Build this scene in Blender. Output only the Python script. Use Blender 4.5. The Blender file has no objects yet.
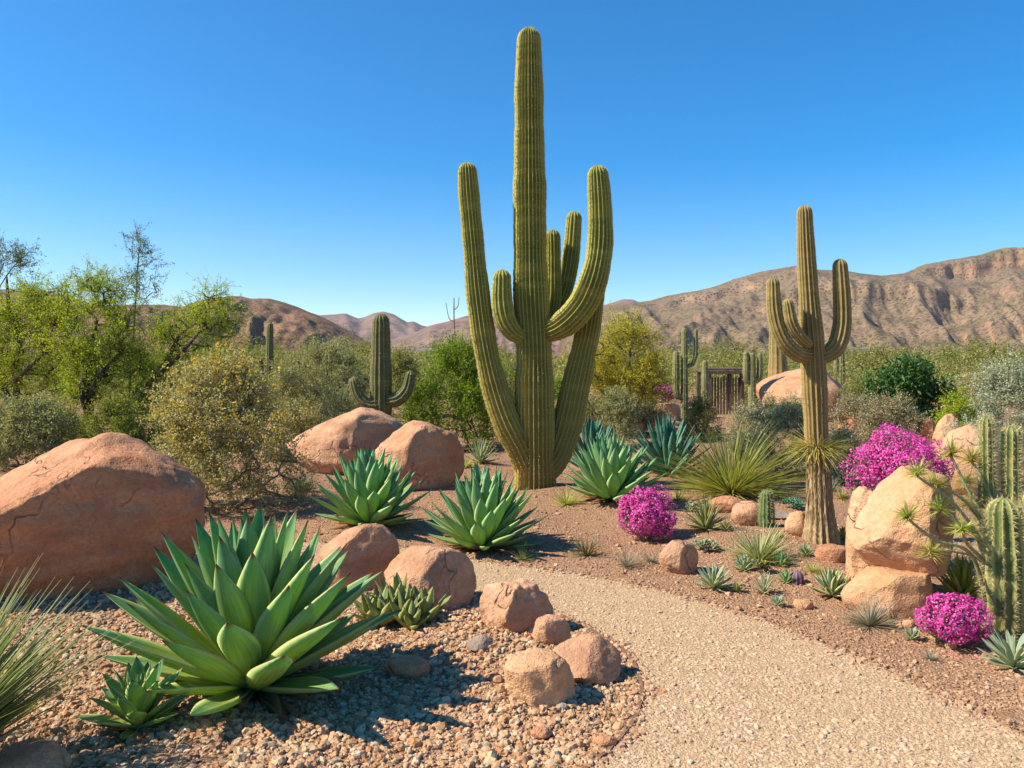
import bpy, math, random
import numpy as np
from mathutils import Vector, noise as mnoise
PI = math.pi
R = math.radians
scene = bpy.context.scene
col = scene.collection

# ------------------------------------------------------------------ camera, sky, sun
F, CX, HY, EYE = 800.0, 512.0, 358.0, 1.5        # focal length in pixels, centre column, horizon row, eye height
cam_d = bpy.data.cameras.new("camera")
cam = bpy.data.objects.new("camera", cam_d)
col.objects.link(cam)
cam.location = (0, 0, EYE)
cam.rotation_euler = (R(90), 0, 0)
cam_d.sensor_width = 36
cam_d.lens = 36 * F / 1024
cam_d.shift_y = -(384 - HY) / 1024
cam_d.clip_start, cam_d.clip_end = 0.05, 20000
scene.camera = cam

SUN_EL, SUN_AZ = 43.0, -99.0       # azimuth from +Y towards +X: the sun stands on the left, a little towards the viewer
world = bpy.data.worlds.new("World")
scene.world = world
world.use_nodes = True
wn = world.node_tree.nodes
wl = world.node_tree.links
sky = wn.new("ShaderNodeTexSky")
sky.sky_type = 'NISHITA'
sky.sun_disc = False
sky.sun_elevation = R(SUN_EL)
sky.sun_rotation = R(SUN_AZ)
sky.air_density, sky.dust_density, sky.ozone_density, sky.altitude = 1.0, 0.2, 3.0, 700
hs = wn.new("ShaderNodeHueSaturation")
hs.inputs['Saturation'].default_value = 1.56
wl.new(sky.outputs[0], hs.inputs['Color'])
wl.new(hs.outputs[0], wn['Background'].inputs['Color'])
wn['Background'].inputs['Strength'].default_value = 0.105
sd = bpy.data.lights.new("sun", 'SUN')
sd.energy, sd.angle, sd.color = 4.9, R(0.53), (1.0, 0.92, 0.76)
sun = bpy.data.objects.new("sun", sd)
col.objects.link(sun)
sdir = Vector((math.sin(R(SUN_AZ)) * math.cos(R(SUN_EL)), math.cos(R(SUN_AZ)) * math.cos(R(SUN_EL)), math.sin(R(SUN_EL))))
sun.rotation_euler = sdir.to_track_quat('Z', 'Y').to_euler()
scene.view_settings.view_transform = 'Standard'
scene.view_settings.look = 'None'
scene.view_settings.gamma = 1
scene.view_settings.exposure = 0.86

# ------------------------------------------------------------------ helpers
def tag(o, label=None, cat=None, group=None, kind=None):
    if label: o['label'] = label
    if cat: o['category'] = cat
    if group: o['group'] = group
    if kind: o['kind'] = kind
    return o

def empty(name, loc, label, cat, group=None, rz=0.0):
    o = bpy.data.objects.new(name, None)
    o.empty_display_size = 0.1
    o.location = loc
    o.rotation_euler = (0, 0, rz)
    col.objects.link(o)
    return tag(o, label, cat, group)

class MB:
    """collects vertices (with a 4-value attribute), triangles and quads and links them as ONE mesh object"""
    def __init__(s):
        s.v, s.a, s.t, s.q, s.tm, s.qm, s.n = [], [], [], [], [], [], 0
    def add(s, v, f, a=None, m=0):
        v = np.asarray(v, float).reshape(-1, 3)
        f = np.asarray(f, int)
        s.v.append(v)
        s.a.append(np.zeros((len(v), 4)) if a is None else np.asarray(a, float).reshape(-1, 4))
        if len(f):
            if f.shape[1] == 3: s.t.append(f + s.n); s.tm.append(np.full(len(f), m))
            else: s.q.append(f + s.n); s.qm.append(np.full(len(f), m))
        s.n += len(v)
    def build(s, name, mats, parent=None, loc=None, smooth=True):
        me = bpy.data.meshes.new(name)
        v = np.concatenate(s.v); a = np.concatenate(s.a)
        t = np.concatenate(s.t) if s.t else np.zeros((0, 3), int)
        q = np.concatenate(s.q) if s.q else np.zeros((0, 4), int)
        mi = np.concatenate([np.concatenate(s.tm) if s.tm else np.zeros(0, int), np.concatenate(s.qm) if s.qm else np.zeros(0, int)])
        me.vertices.add(len(v)); me.vertices.foreach_set('co', v.ravel())
        me.loops.add(t.size + q.size)
        me.loops.foreach_set('vertex_index', np.concatenate([t.ravel(), q.ravel()]))
        me.polygons.add(len(t) + len(q))
        me.polygons.foreach_set('loop_start', np.concatenate([np.arange(len(t)) * 3, t.size + np.arange(len(q)) * 4]))
        me.polygons.foreach_set('material_index', mi)
        me.update(calc_edges=True)
        me.polygons.foreach_set('use_smooth', np.full(len(me.polygons), smooth))
        at = me.attributes.new('P', 'FLOAT_COLOR', 'POINT')
        at.data.foreach_set('color', a.ravel())
        for m in (mats if isinstance(mats, (list, tuple)) else [mats]): me.materials.append(m)
        o = bpy.data.objects.new(name, me)
        col.objects.link(o)
        if parent is not None: o.parent = parent
        if loc is not None: o.location = loc
        return o

def copy_tree(o, parent=None):
    c = o.copy(); col.objects.link(c)
    if parent is not None: c.parent = parent
    for ch in list(o.children): copy_tree(ch, c)
    return c

def pip(x, y, poly):
    x = np.asarray(x, float); y = np.asarray(y, float); ins = np.zeros(x.shape, bool)
    n = len(poly)
    for i in range(n):
        x1, y1 = poly[i]; x2, y2 = poly[(i + 1) % n]
        if y1 == y2: continue
        c = ((y1 > y) != (y2 > y)) & (x < (x2 - x1) * (y - y1) / (y2 - y1) + x1)
        ins ^= c
    return ins

def smoothline(p, k=6):
    """Catmull-Rom through the rows of p"""
    p = np.asarray(p, float)
    if len(p) < 3:
        t = np.linspace(0, 1, k + 1)[:, None]
        return p[0] * (1 - t) + p[-1] * t
    e = np.vstack([2 * p[0] - p[1], p, 2 * p[-1] - p[-2]])
    out = []
    for i in range(1, len(e) - 2):
        a, b, c, d = e[i - 1], e[i], e[i + 1], e[i + 2]
        for t in np.arange(k) / k:
            out.append(0.5 * (2 * b + (c - a) * t + (2 * a - 5 * b + 4 * c - d) * t * t + (3 * b - a - 3 * c + d) * t ** 3))
    out.append(p[-1])
    return np.array(out)

def gx(px, py):                       # where a picture point lies on flat ground
    Y = EYE * F / (py - HY)
    return np.array([(px - CX) / F * Y, Y])

PATH_TOP = [(180, 541), (300, 543), (395, 547), (470, 560), (560, 572), (640, 587), (700, 602), (760, 621), (850, 655), (940, 697), (1024, 737), (1200, 838)]
PATH_LOW = [(180, 568), (300, 575), (400, 586), (470, 592), (540, 610), (590, 631), (626, 655), (641, 685), (637, 715), (618, 742), (585, 772), (520, 820), (380, 900)]
top_w = smoothline([gx(*p) for p in PATH_TOP], 8)
low_w = smoothline([gx(*p) for p in PATH_LOW], 8)
path_poly = np.vstack([top_w, [[3.0, 0.6]], [[-1.2, 0.6]], low_w[::-1]])

def dist_to(poly, x, y):
    x = np.asarray(x, float); y = np.asarray(y, float)
    best = np.full(x.shape, 1e9)
    for i in range(len(poly)):
        a = poly[i]; b = poly[(i + 1) % len(poly)]; d = b - a
        t = np.clip(((x - a[0]) * d[0] + (y - a[1]) * d[1]) / max(d @ d, 1e-9), 0, 1)
        best = np.minimum(best, np.hypot(x - a[0] - t * d[0], y - a[1] - t * d[1]))
    return best

def H(x, y):
    """height of the ground: gently uneven beds, sunk under the path"""
    x = np.asarray(x, float); y = np.asarray(y, float)
    ins = pip(x, y, path_poly); d = dist_to(path_poly, x, y)
    k = np.clip(d / 0.7, 0, 1); k = k * k * (3 - 2 * k)
    h = 0.03 * np.sin(1.9 * x + 0.7) * np.sin(1.5 * y + 1.1) + 0.018 * np.sin(4.3 * x + 2 * y) + 0.012 * np.sin(6.1 * y - 3.3 * x) + 0.03
    far = np.clip((y - 14) / 20, 0, 1)
    h = h + far * (0.12 * np.sin(0.31 * x + 1) * np.sin(0.23 * y) + 0.05)
    return np.where(ins, -0.03 * np.clip(d / 0.05, 0, 1), h * k)

def gp(px, py):                       # point of the real ground seen at a picture point
    p = gx(px, py)
    for _ in range(4):
        h = float(H(p[0], p[1]))
        Y = (EYE - h) * F / (py - HY)
        p = np.array([(px - CX) / F * Y, Y])
    return Vector((p[0], p[1], float(H(p[0], p[1]))))

def at(px, py, Y):                    # point seen at a picture point at depth Y
    return np.array([(px - CX) / F * Y, Y, EYE - (py - HY) / F * Y])

# ------------------------------------------------------------------ materials
class NT:
    def __init__(s, name):
        s.m = bpy.data.materials.new(name); s.m.use_nodes = True
        s.t = s.m.node_tree; s.p = s.t.nodes['Principled BSDF']; s.out = s.t.nodes['Material Output']
    def n(s, typ, **kw):
        nd = s.t.nodes.new('ShaderNode' + typ)
        for k, v in kw.items():
            if k in ('operation', 'blend_type', 'data_type', 'feature', 'attribute_name', 'distance', 'interpolation', 'musgrave_type', 'noise_dimensions', 'clamp', 'wave_type', 'bands_direction'): setattr(nd, k, v)
            else: s.set(nd.inputs[k.replace('_', ' ')], v)
        return nd
    def set(s, inp, v):
        if hasattr(v, 'links') or hasattr(v, 'is_linked'): s.t.links.new(v, inp)
        elif isinstance(v, (tuple, list)) and len(v) == 3 and inp.type == 'RGBA': inp.default_value = (*v, 1)
        else: inp.default_value = v
    def ramp(s, fac, stops):
        nd = s.t.nodes.new('ShaderNodeValToRGB'); cr = nd.color_ramp
        while len(cr.elements) < len(stops): cr.elements.new(0.5)
        for e, (p, c) in zip(cr.elements, stops):
            e.position = p
            e.color = (*c, 1) if not isinstance(c, (int, float)) else (c, c, c, 1)
        s.t.links.new(fac, nd.inputs[0])
        return nd.outputs[0]
    def mix(s, fac, a, b, mode='MIX'):
        nd = s.t.nodes.new('ShaderNodeMix'); nd.data_type = 'RGBA'; nd.blend_type = mode
        s.set(nd.inputs['Factor'], fac); s.set(nd.inputs[6], a); s.set(nd.inputs[7], b)
        return nd.outputs[2]
    def math(s, op, a, b=0.0, c=None):
        nd = s.t.nodes.new('ShaderNodeMath'); nd.operation = op
        s.set(nd.inputs[0], a); s.set(nd.inputs[1], b)
        if c is not None: s.set(nd.inputs[2], c)
        return nd.outputs[0]
    def attr(s):
        a = s.n('Attribute', attribute_name='P'); sp = s.n('SeparateColor', Color=a.outputs['Color'])
        return sp.outputs[0], sp.outputs[1], sp.outputs[2], a.outputs['Alpha']
    def coord(s, scale=None):
        tc = s.n('TexCoord').outputs['Object']
        if scale is None: return tc
        mp = s.n('Mapping', Vector=tc); mp.inputs['Scale'].default_value = scale
        return mp.outputs[0]
    def wpos(s):
        return s.n('NewGeometry').outputs['Position']
    def bump(s, h, strength=0.5, dist=0.01, normal=None):
        b = s.n('Bump', Strength=strength, Distance=dist, Height=h)
        if normal is not None: s.set(b.inputs['Normal'], normal)
        s.t.links.new(b.outputs[0], s.p.inputs['Normal'])
        return b.outputs[0]
    def fin(s, color, rough=0.8, transl=0.0, tcol=None, spec=0.3):
        s.set(s.p.inputs['Base Color'], color); s.set(s.p.inputs['Roughness'], rough)
        s.p.inputs['Specular IOR Level'].default_value = spec
        if transl:
            tr = s.n('BsdfTranslucent', Color=tcol if tcol is not None else color)
            mx = s.n('MixShader'); mx.inputs[0].default_value = transl
            s.t.links.new(s.p.outputs[0], mx.inputs[1]); s.t.links.new(tr.outputs[0], mx.inputs[2])
            s.t.links.new(mx.outputs[0], s.out.inputs['Surface'])
        return s.m

def leaf_mat(name, cols, transl=0.3, rough=0.5, tmul=(1.5, 1.6, 0.7)):
    s = NT(name)
    rnd = s.n('NewGeometry').outputs['Random Per Island']
    k = len(cols)
    c = s.ramp(rnd, [(i / max(k - 1, 1), cc) for i, cc in enumerate(cols)])
    tc = s.mix(1.0, c, tmul, 'MULTIPLY')
    return s.fin(c, rough, transl, tc)

def bark_mat(name, c1, c2, scale=20):
    s = NT(name)
    nz = s.n('TexNoise', Vector=s.coord((1, 1, 0.25)), Scale=scale, Detail=5)
    s.bump(nz.outputs[0], 0.8, 0.02)
    return s.fin(s.ramp(nz.outputs[0], [(0.3, c1), (0.7, c2)]), 0.9)

def rock_mat(name, base, light, dark, stain=(0.25, 0.12, 0.07)):
    s = NT(name)
    co = s.wpos()
    n1 = s.n('TexNoise', Vector=co, Scale=2.2, Detail=6, Roughness=0.6)
    n2 = s.n('TexNoise', Vector=co, Scale=38, Detail=4, Roughness=0.7)
    mp = s.n('Mapping', Vector=co); mp.inputs['Scale'].default_value = (2.0, 2.0, 5.5); mp.inputs['Rotation'].default_value = (0.35, 0.25, 0)
    n3 = s.n('TexNoise', Vector=mp.outputs[0], Scale=1.1, Detail=4, Roughness=0.55)
    n4 = s.n('TexNoise', Vector=co, Scale=9, Detail=5, Roughness=0.6)
    vo = s.n('TexVoronoi', Vector=co, Scale=3.2, feature='DISTANCE_TO_EDGE')
    c = s.ramp(n1.outputs[0], [(0.3, dark), (0.5, base), (0.72, light)])
    c = s.mix(s.ramp(n3.outputs[0], [(0.46, 0.0), (0.66, 0.55)]), c, stain)
    c = s.mix(s.ramp(n2.outputs[0], [(0.35, 0.45), (0.6, 0.0)]), c, tuple(x * 0.6 for x in dark))
    wv = s.n('VectorMath', operation='ADD'); s.set(wv.inputs[0], co)
    s.set(wv.inputs[1], s.n('TexNoise', Vector=co, Scale=2.2, Detail=3).outputs['Color'])
    cr = s.n('TexVoronoi', Vector=wv.outputs[0], Scale=1.1, feature='DISTANCE_TO_EDGE')
    crack = s.math('MULTIPLY', s.ramp(cr.outputs['Distance'], [(0.0, 1.0), (0.012, 0.0)]), s.ramp(n1.outputs[0], [(0.48, 0.0), (0.58, 1.0)]))
    c = s.mix(s.math('MULTIPLY', crack, 0.35), c, tuple(x * 0.35 for x in dark))
    nb = s.n('TexNoise', Vector=co, Scale=110, Detail=3)
    h = s.math('ADD', s.math('MULTIPLY', n2.outputs[0], 0.6), s.math('ADD', s.math('MULTIPLY', n3.outputs[0], 0.9), s.math('MULTIPLY', n4.outputs[0], 1.5)))
    h = s.math('ADD', h, s.math('MULTIPLY', nb.outputs[0], 0.3))
    h = s.math('SUBTRACT', h, s.math('MULTIPLY', crack, 0.8))
    s.bump(h, 0.9, 0.025)
    return s.fin(c, 0.88, spec=0.2)

def stone_mat(name, cols, rough=0.85):
    s = NT(name)
    rnd = s.n('NewGeometry').outputs['Random Per Island']
    k = len(cols)
    c = s.ramp(rnd, [(i / (k - 1), cc) for i, cc in enumerate(cols)])
    n = s.n('TexNoise', Vector=s.wpos(), Scale=90, Detail=3)
    c = s.mix(s.ramp(n.outputs[0], [(0.35, 0.35), (0.6, 0.0)]), c, tuple(x * 0.55 for x in cols[0]))
    n2 = s.n('TexNoise', Vector=s.wpos(), Scale=0.9, Detail=5, Roughness=0.6)
    c = s.mix(s.ramp(n2.outputs[0], [(0.42, 0.0), (0.68, 0.4)]), c, tuple(x * 0.95 for x in cols[0]))
    return s.fin(c, rough, spec=0.25)

def ground_mat(name, cols, scale, mott, bumpd=0.012, fine=0.5):
    s = NT(name)
    co = s.wpos()
    v = s.n('TexVoronoi', Vector=co, Scale=scale)
    v2 = s.n('TexVoronoi', Vector=co, Scale=scale * 2.3)
    n = s.n('TexNoise', Vector=co, Scale=0.8, Detail=6, Roughness=0.65)
    n2 = s.n('TexNoise', Vector=co, Scale=9, Detail=4, Roughness=0.7)
    sp = s.n('SeparateColor', Color=v.outputs['Color'])
    c = s.ramp(sp.outputs[0], [(i / (len(cols) - 1), cc) for i, cc in enumerate(cols)])
    c = s.mix(s.ramp(n.outputs[0], [(0.35, 0.0), (0.7, 0.6)]), c, mott)
    c = s.mix(s.ramp(n2.outputs[0], [(0.4, 0.35), (0.62, 0.0)]), c, tuple(x * 0.6 for x in mott))
    h = s.math('ADD', s.math('MULTIPLY', v.outputs['Distance'], -1.0), s.math('MULTIPLY', v2.outputs['Distance'], -0.5))
    h = s.math('ADD', h, s.math('MULTIPLY', n2.outputs[0], fine))
    s.bump(h, 0.9, bumpd)
    return s.fin(c, 0.95, spec=0.1)

def agave_mat(name, body, pale, margin, tip, transl=0.3, medge=0.84):
    s = NT(name)
    u, v, r, top = s.attr()
    au = s.math('ABSOLUTE', u)
    n = s.n('TexNoise', Vector=s.wpos(), Scale=14, Detail=4)
    c = s.mix(s.ramp(v, [(0.0, 1.0), (0.45, 0.75), (0.92, 0.0)]), body, pale)
    c = s.mix(s.math('MULTIPLY', s.ramp(r, [(0.35, 0.0), (1.0, 1.0)]), 0.65), c, pale)
    st = s.n('TexNoise', Vector=s.n('CombineXYZ', X=s.math('MULTIPLY', u, 9.0), Y=s.math('MULTIPLY', v, 1.5), Z=s.math('MULTIPLY', r, 40.0)).outputs[0], Scale=1.6, Detail=3)
    c = s.mix(s.ramp(st.outputs[0], [(0.35, 0.5), (0.65, 0.0)]), c, tuple(x * 0.55 for x in body))
    c = s.mix(s.ramp(n.outputs[0], [(0.42, 0.0), (0.72, 0.38)]), c, (0.30, 0.42, 0.34))
    c = s.mix(s.ramp(au, [(medge - 0.04, 0.0), (min(medge + 0.11, 1), 0.8)]), c, margin)
    c = s.mix(s.ramp(v, [(0.93, 0.0), (0.985, 1.0)]), c, tip)
    sc_ = s.n('TexNoise', Vector=s.wpos(), Scale=55, Detail=3)
    c = s.mix(s.ramp(sc_.outputs[0], [(0.66, 0.0), (0.74, 0.55)]), c, (0.30, 0.22, 0.11))
    s.bump(st.outputs[0], 0.25, 0.012)
    tc = s.mix(1.0, c, (1.9, 2.0, 0.5), 'MULTIPLY')
    return s.fin(c, s.ramp(n.outputs[0], [(0.3, 0.42), (0.7, 0.62)]), transl, tc, spec=0.28)

def blade_mat(name, base, mid, tip, transl=0.2, var=0.35, rough=0.5):
    s = NT(name)
    u, v, r, top = s.attr()
    c = s.ramp(v, [(0.0, base), (0.4, mid), (0.8, mid), (1.0, tip)])
    c = s.mix(s.math('MULTIPLY', r, var), c, tuple(0.5 * (x + y) + 0.08 for x, y in zip(mid, tip)))
    tc = s.mix(1.0, c, (1.4, 1.5, 0.7), 'MULTIPLY')
    return s.fin(c, rough, transl, tc)

def cactus_mat(name, green, rib, low, areole=0.035, lowz=1.0, dots=True):
    s = NT(name)
    u, v, r, h = s.attr()        # u: 0 at a rib crest, 1 in the furrow; v: metres along; r: random; alpha: metres above ground
    n = s.n('TexNoise', Vector=s.wpos(), Scale=6, Detail=5, Roughness=0.65)
    n2 = s.n('TexNoise', Vector=s.n('CombineXYZ', X=s.math('MULTIPLY', v, 5.0), Y=r, Z=0.0).outputs[0], Scale=1.5, Detail=3)
    c = s.mix(s.ramp(n.outputs[0], [(0.35, 0.0), (0.7, 0.55)]), green, tuple(0.5 * x + 0.5 * y for x, y in zip(green, rib)))
    c = s.mix(s.ramp(n2.outputs[0], [(0.52, 0.0), (0.62, 0.3)]), c, rib)
    cell = s.math('ABSOLUTE', s.math('SUBTRACT', s.math('FRACT', s.math('DIVIDE', v, areole)), 0.5))
    dot = s.math('MULTIPLY', s.ramp(u, [(0.05, 1.0), (0.5, 0.0)]), s.ramp(cell, [(0.12, 1.0), (0.36, 0.72)]))
    c = s.mix(dot, c, rib)
    lo = s.ramp(s.math('ADD', h, s.math('MULTIPLY', n.outputs[0], 0.5 * lowz)), [(0.0, 1.0), (1.0, 0.0)]) if lowz == 1.0 else \
        s.ramp(s.math('DIVIDE', s.math('ADD', h, s.math('MULTIPLY', n.outputs[0], 0.5 * lowz)), lowz), [(0.35, 0.85), (1.15, 0.0)])
    c = s.mix(s.math('MULTIPLY', lo, 0.75), c, low)
    s.bump(n.outputs[0], 0.3, 0.01)
    return s.fin(c, 0.65, spec=0.25)

def hill_mat(name, rock, pale, scrub, cliff, dot=0.18, sc=1.0):
    s = NT(name)
    co = s.wpos()
    nz = s.n('SeparateXYZ', Vector=s.n('NewGeometry').outputs['Normal']).outputs[2]
    n1 = s.n('TexNoise', Vector=co, Scale=0.012 * sc, Detail=8, Roughness=0.65)
    n2 = s.n('TexNoise', Vector=co, Scale=0.09 * sc, Detail=5, Roughness=0.7)
    z = s.n('SeparateXYZ', Vector=co).outputs[2]
    c = s.ramp(n1.outputs[0], [(0.35, rock), (0.62, pale)])
    st = s.n('TexNoise', Vector=s.n('CombineXYZ', X=0.0, Y=0.0, Z=s.math('ADD', s.math('MULTIPLY', z, 0.12 * sc), s.math('MULTIPLY', n1.outputs[0], 3.0))).outputs[0], Scale=1.0, Detail=3)
    steep = s.ramp(s.math('ADD', nz, s.math('MULTIPLY', n2.outputs[0], 0.25)), [(0.62, 1.0), (0.86, 0.0)])
    cl = s.ramp(st.outputs[0], [(0.35, tuple(x * 0.55 for x in cliff)), (0.6, cliff)])
    c = s.mix(steep, c, cl)
    n5 = s.n('TexNoise', Vector=co, Scale=0.02 * sc, Detail=6, Roughness=0.7)
    c = s.mix(s.ramp(n5.outputs[0], [(0.48, 0.0), (0.62, 0.55)]), c, tuple(x * 1.5 for x in scrub))
    vo = s.n('TexVoronoi', Vector=co, Scale=dot * sc)
    dots = s.ramp(vo.outputs['Distance'], [(0.32, 1.0), (0.44, 0.0)])
    dens = s.ramp(n2.outputs[0], [(0.35, 0.3), (0.6, 1.0)])
    c = s.mix(s.math('MULTIPLY', s.math('MULTIPLY', dots, dens), s.math('SUBTRACT', 1.0, s.math('MULTIPLY', steep, 0.7))), c, scrub)
    s.bump(s.math('ADD', s.math('MULTIPLY', dots, 0.5), s.math('MULTIPLY', n2.outputs[0], 0.5)), 0.8, 2.5 / sc)
    return s.fin(c, 0.95, spec=0.05)

M = {}
M['soil'] = ground_mat('garden_soil', [(0.28, 0.15, 0.08), (0.37, 0.21, 0.12), (0.46, 0.28, 0.17)], 60, (0.35, 0.195, 0.11))
M['path'] = ground_mat('path_gravel', [(0.38, 0.245, 0.14), (0.47, 0.315, 0.18), (0.54, 0.385, 0.235)], 75, (0.46, 0.30, 0.17), 0.006)
M['pebble'] = stone_mat('bed_pebbles', [(0.30, 0.165, 0.085), (0.46, 0.26, 0.135), (0.58, 0.365, 0.205), (0.50, 0.22, 0.095), (0.62, 0.45, 0.275), (0.45, 0.295, 0.17), (0.70, 0.54, 0.36)])
M['grit'] = stone_mat('path_grit', [(0.38, 0.24, 0.14), (0.55, 0.375, 0.23), (0.62, 0.44, 0.29), (0.54, 0.33, 0.19), (0.64, 0.49, 0.34), (0.44, 0.285, 0.17), (0.58, 0.405, 0.26)])
M['soilgrit'] = stone_mat('soil_grit', [(0.30, 0.16, 0.085), (0.40, 0.225, 0.125), (0.47, 0.28, 0.16), (0.54, 0.37, 0.23), (0.35, 0.2, 0.12)])
M['sand'] = rock_mat('sandstone', (0.60, 0.32, 0.18), (0.66, 0.40, 0.25), (0.50, 0.24, 0.12))
M['red'] = rock_mat('red_sandstone', (0.56, 0.26, 0.13), (0.65, 0.355, 0.20), (0.44, 0.18, 0.08))
M['buff'] = rock_mat('buff_sandstone', (0.62, 0.36, 0.20), (0.68, 0.45, 0.28), (0.55, 0.28, 0.13), (0.52, 0.24, 0.10))
M['grey'] = rock_mat('grey_stone', (0.36, 0.28, 0.22), (0.46, 0.37, 0.29), (0.27, 0.2, 0.16))
M['agave'] = agave_mat('agave_leaf', (0.12, 0.33, 0.14), (0.46, 0.52, 0.07), (0.62, 0.58, 0.27), (0.16, 0.06, 0.03))
M['agave2'] = agave_mat('blue_green_agave_leaf', (0.115, 0.35, 0.165), (0.40, 0.50, 0.09), (0.56, 0.62, 0.33), (0.16, 0.07, 0.03))
M['agaveb'] = agave_mat('teal_agave_leaf', (0.035, 0.18, 0.14), (0.10, 0.27, 0.14), (0.26, 0.46, 0.32), (0.10, 0.06, 0.04))
M['agavey'] = agave_mat('yellow_agave_leaf', (0.40, 0.42, 0.05), (0.52, 0.48, 0.07), (0.66, 0.56, 0.10), (0.25, 0.13, 0.04))
M['agavep'] = agave_mat('pale_agave_leaf', (0.34, 0.42, 0.29), (0.46, 0.48, 0.27), (0.62, 0.60, 0.42), (0.25, 0.14, 0.07))
M['agaveo'] = agave_mat('olive_agave_leaf', (0.21, 0.27, 0.085), (0.38, 0.38, 0.10), (0.50, 0.46, 0.2), (0.28, 0.11, 0.05))
M['varieg'] = agave_mat('variegated_agave_leaf', (0.10, 0.22, 0.09), (0.22, 0.30, 0.12), (0.72, 0.68, 0.42), (0.3, 0.15, 0.07), medge=0.58)
M['dry'] = blade_mat('dry_leaf', (0.20, 0.09, 0.045), (0.30, 0.15, 0.07), (0.24, 0.13, 0.07), 0.1)
M['sotol'] = blade_mat('sotol_blade', (0.30, 0.25, 0.07), (0.29, 0.295, 0.055), (0.54, 0.45, 0.17), 0.3, 0.5)
M['grass'] = blade_mat('desert_spoon_blade', (0.22, 0.21, 0.08), (0.15, 0.20, 0.065), (0.38, 0.33, 0.14), 0.25, 0.5)
M['greytuft'] = blade_mat('grey_tuft_blade', (0.20, 0.18, 0.12), (0.26, 0.25, 0.18), (0.40, 0.35, 0.26), 0.15)
M['goldtuft'] = blade_mat('gold_tuft_blade', (0.30, 0.22, 0.06), (0.38, 0.34, 0.08), (0.48, 0.40, 0.13), 0.25)
M['darktuft'] = blade_mat('dark_tuft_blade', (0.20, 0.14, 0.06), (0.11, 0.15, 0.05), (0.20, 0.17, 0.08), 0.15)
M['redtuft'] = blade_mat('red_tuft_blade', (0.35, 0.16, 0.05), (0.42, 0.14, 0.05), (0.45, 0.25, 0.08), 0.2)
M['lime'] = blade_mat('lime_tuft_blade', (0.30, 0.31, 0.07), (0.38, 0.42, 0.09), (0.55, 0.50, 0.18), 0.3)
M['palespiky'] = blade_mat('pale_yucca_blade', (0.30, 0.32, 0.12), (0.36, 0.38, 0.16), (0.58, 0.52, 0.28), 0.2)
M['saguaro'] = cactus_mat('saguaro_skin', (0.12, 0.14, 0.02), (0.47, 0.39, 0.085), (0.34, 0.215, 0.055), 0.045, 2.9)
M['saguarob'] = cactus_mat('brown_saguaro_skin', (0.15, 0.115, 0.032), (0.44, 0.31, 0.115), (0.40, 0.24, 0.09), 0.04, 2.2)
M['darkcactus'] = cactus_mat('olive_cactus_skin', (0.085, 0.095, 0.03), (0.24, 0.19, 0.075), (0.13, 0.11, 0.04), 0.05, 0.3)
M['ribcactus'] = cactus_mat('ribbed_cactus_skin', (0.07, 0.115, 0.03), (0.50, 0.42, 0.16), (0.28, 0.22, 0.08), 0.02, 0.3)
M['smallcactus'] = cactus_mat('small_cactus_skin', (0.06, 0.13, 0.035), (0.24, 0.24, 0.09), (0.10, 0.13, 0.04), 0.02, 0.1)
M['farcactus'] = cactus_mat('grey_green_cactus_skin', (0.13, 0.14, 0.05), (0.34, 0.29, 0.13), (0.17, 0.15, 0.06), 0.06, 0.4)
M['spine'] = NT('cactus_spine').fin((0.62, 0.52, 0.28), 0.6, 0.3)
M['spinew'] = NT('white_cactus_spine').fin((0.70, 0.60, 0.32), 0.6, 0.3)
M['bark'] = bark_mat('dark_bark', (0.05, 0.035, 0.022), (0.13, 0.09, 0.06))
M['barkg'] = bark_mat('green_bark', (0.10, 0.095, 0.035), (0.19, 0.165, 0.07))
M['twig'] = bark_mat('grey_twig', (0.16, 0.12, 0.08), (0.27, 0.21, 0.15))
M['barkp'] = bark_mat('pale_green_stem', (0.24, 0.24, 0.10), (0.42, 0.38, 0.20), 40)
M['fibre'] = bark_mat('fibrous_trunk', (0.24, 0.155, 0.07), (0.46, 0.33, 0.17), 60)
M['palo'] = leaf_mat('palo_verde_leaf', [(0.21, 0.26, 0.014), (0.32, 0.37, 0.02), (0.44, 0.48, 0.03), (0.26, 0.31, 0.015)], 0.45)
M['palod'] = leaf_mat('mesquite_leaf', [(0.13, 0.155, 0.02), (0.20, 0.225, 0.03), (0.29, 0.29, 0.055)], 0.4)
M['sprig'] = leaf_mat('sapling_leaf', [(0.07, 0.10, 0.03), (0.12, 0.15, 0.05), (0.18, 0.19, 0.08)], 0.3)
M['brittle'] = leaf_mat('yellow_shrub_leaf', [(0.24, 0.22, 0.075), (0.34, 0.31, 0.14), (0.52, 0.48, 0.29), (0.25, 0.225, 0.07), (0.56, 0.34, 0.035), (0.44, 0.41, 0.23), (0.20, 0.19, 0.07)], 0.35)
M['olive'] = leaf_mat('grey_olive_leaf', [(0.20, 0.20, 0.085), (0.29, 0.285, 0.13), (0.38, 0.36, 0.19)], 0.35)
M['creosote'] = leaf_mat('creosote_leaf', [(0.11, 0.17, 0.010), (0.18, 0.26, 0.015), (0.26, 0.34, 0.02)], 0.45)
M['yellow'] = leaf_mat('yellow_blossom_leaf', [(0.30, 0.28, 0.03), (0.50, 0.42, 0.035), (0.62, 0.50, 0.04), (0.36, 0.33, 0.03)], 0.4)
M['gold'] = leaf_mat('gold_blossom', [(0.55, 0.32, 0.02), (0.70, 0.48, 0.04), (0.5, 0.25, 0.02)], 0.3)
M['greyleaf'] = leaf_mat('grey_shrub_leaf', [(0.28, 0.265, 0.13), (0.38, 0.355, 0.19), (0.50, 0.46, 0.28)], 0.3)
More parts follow.
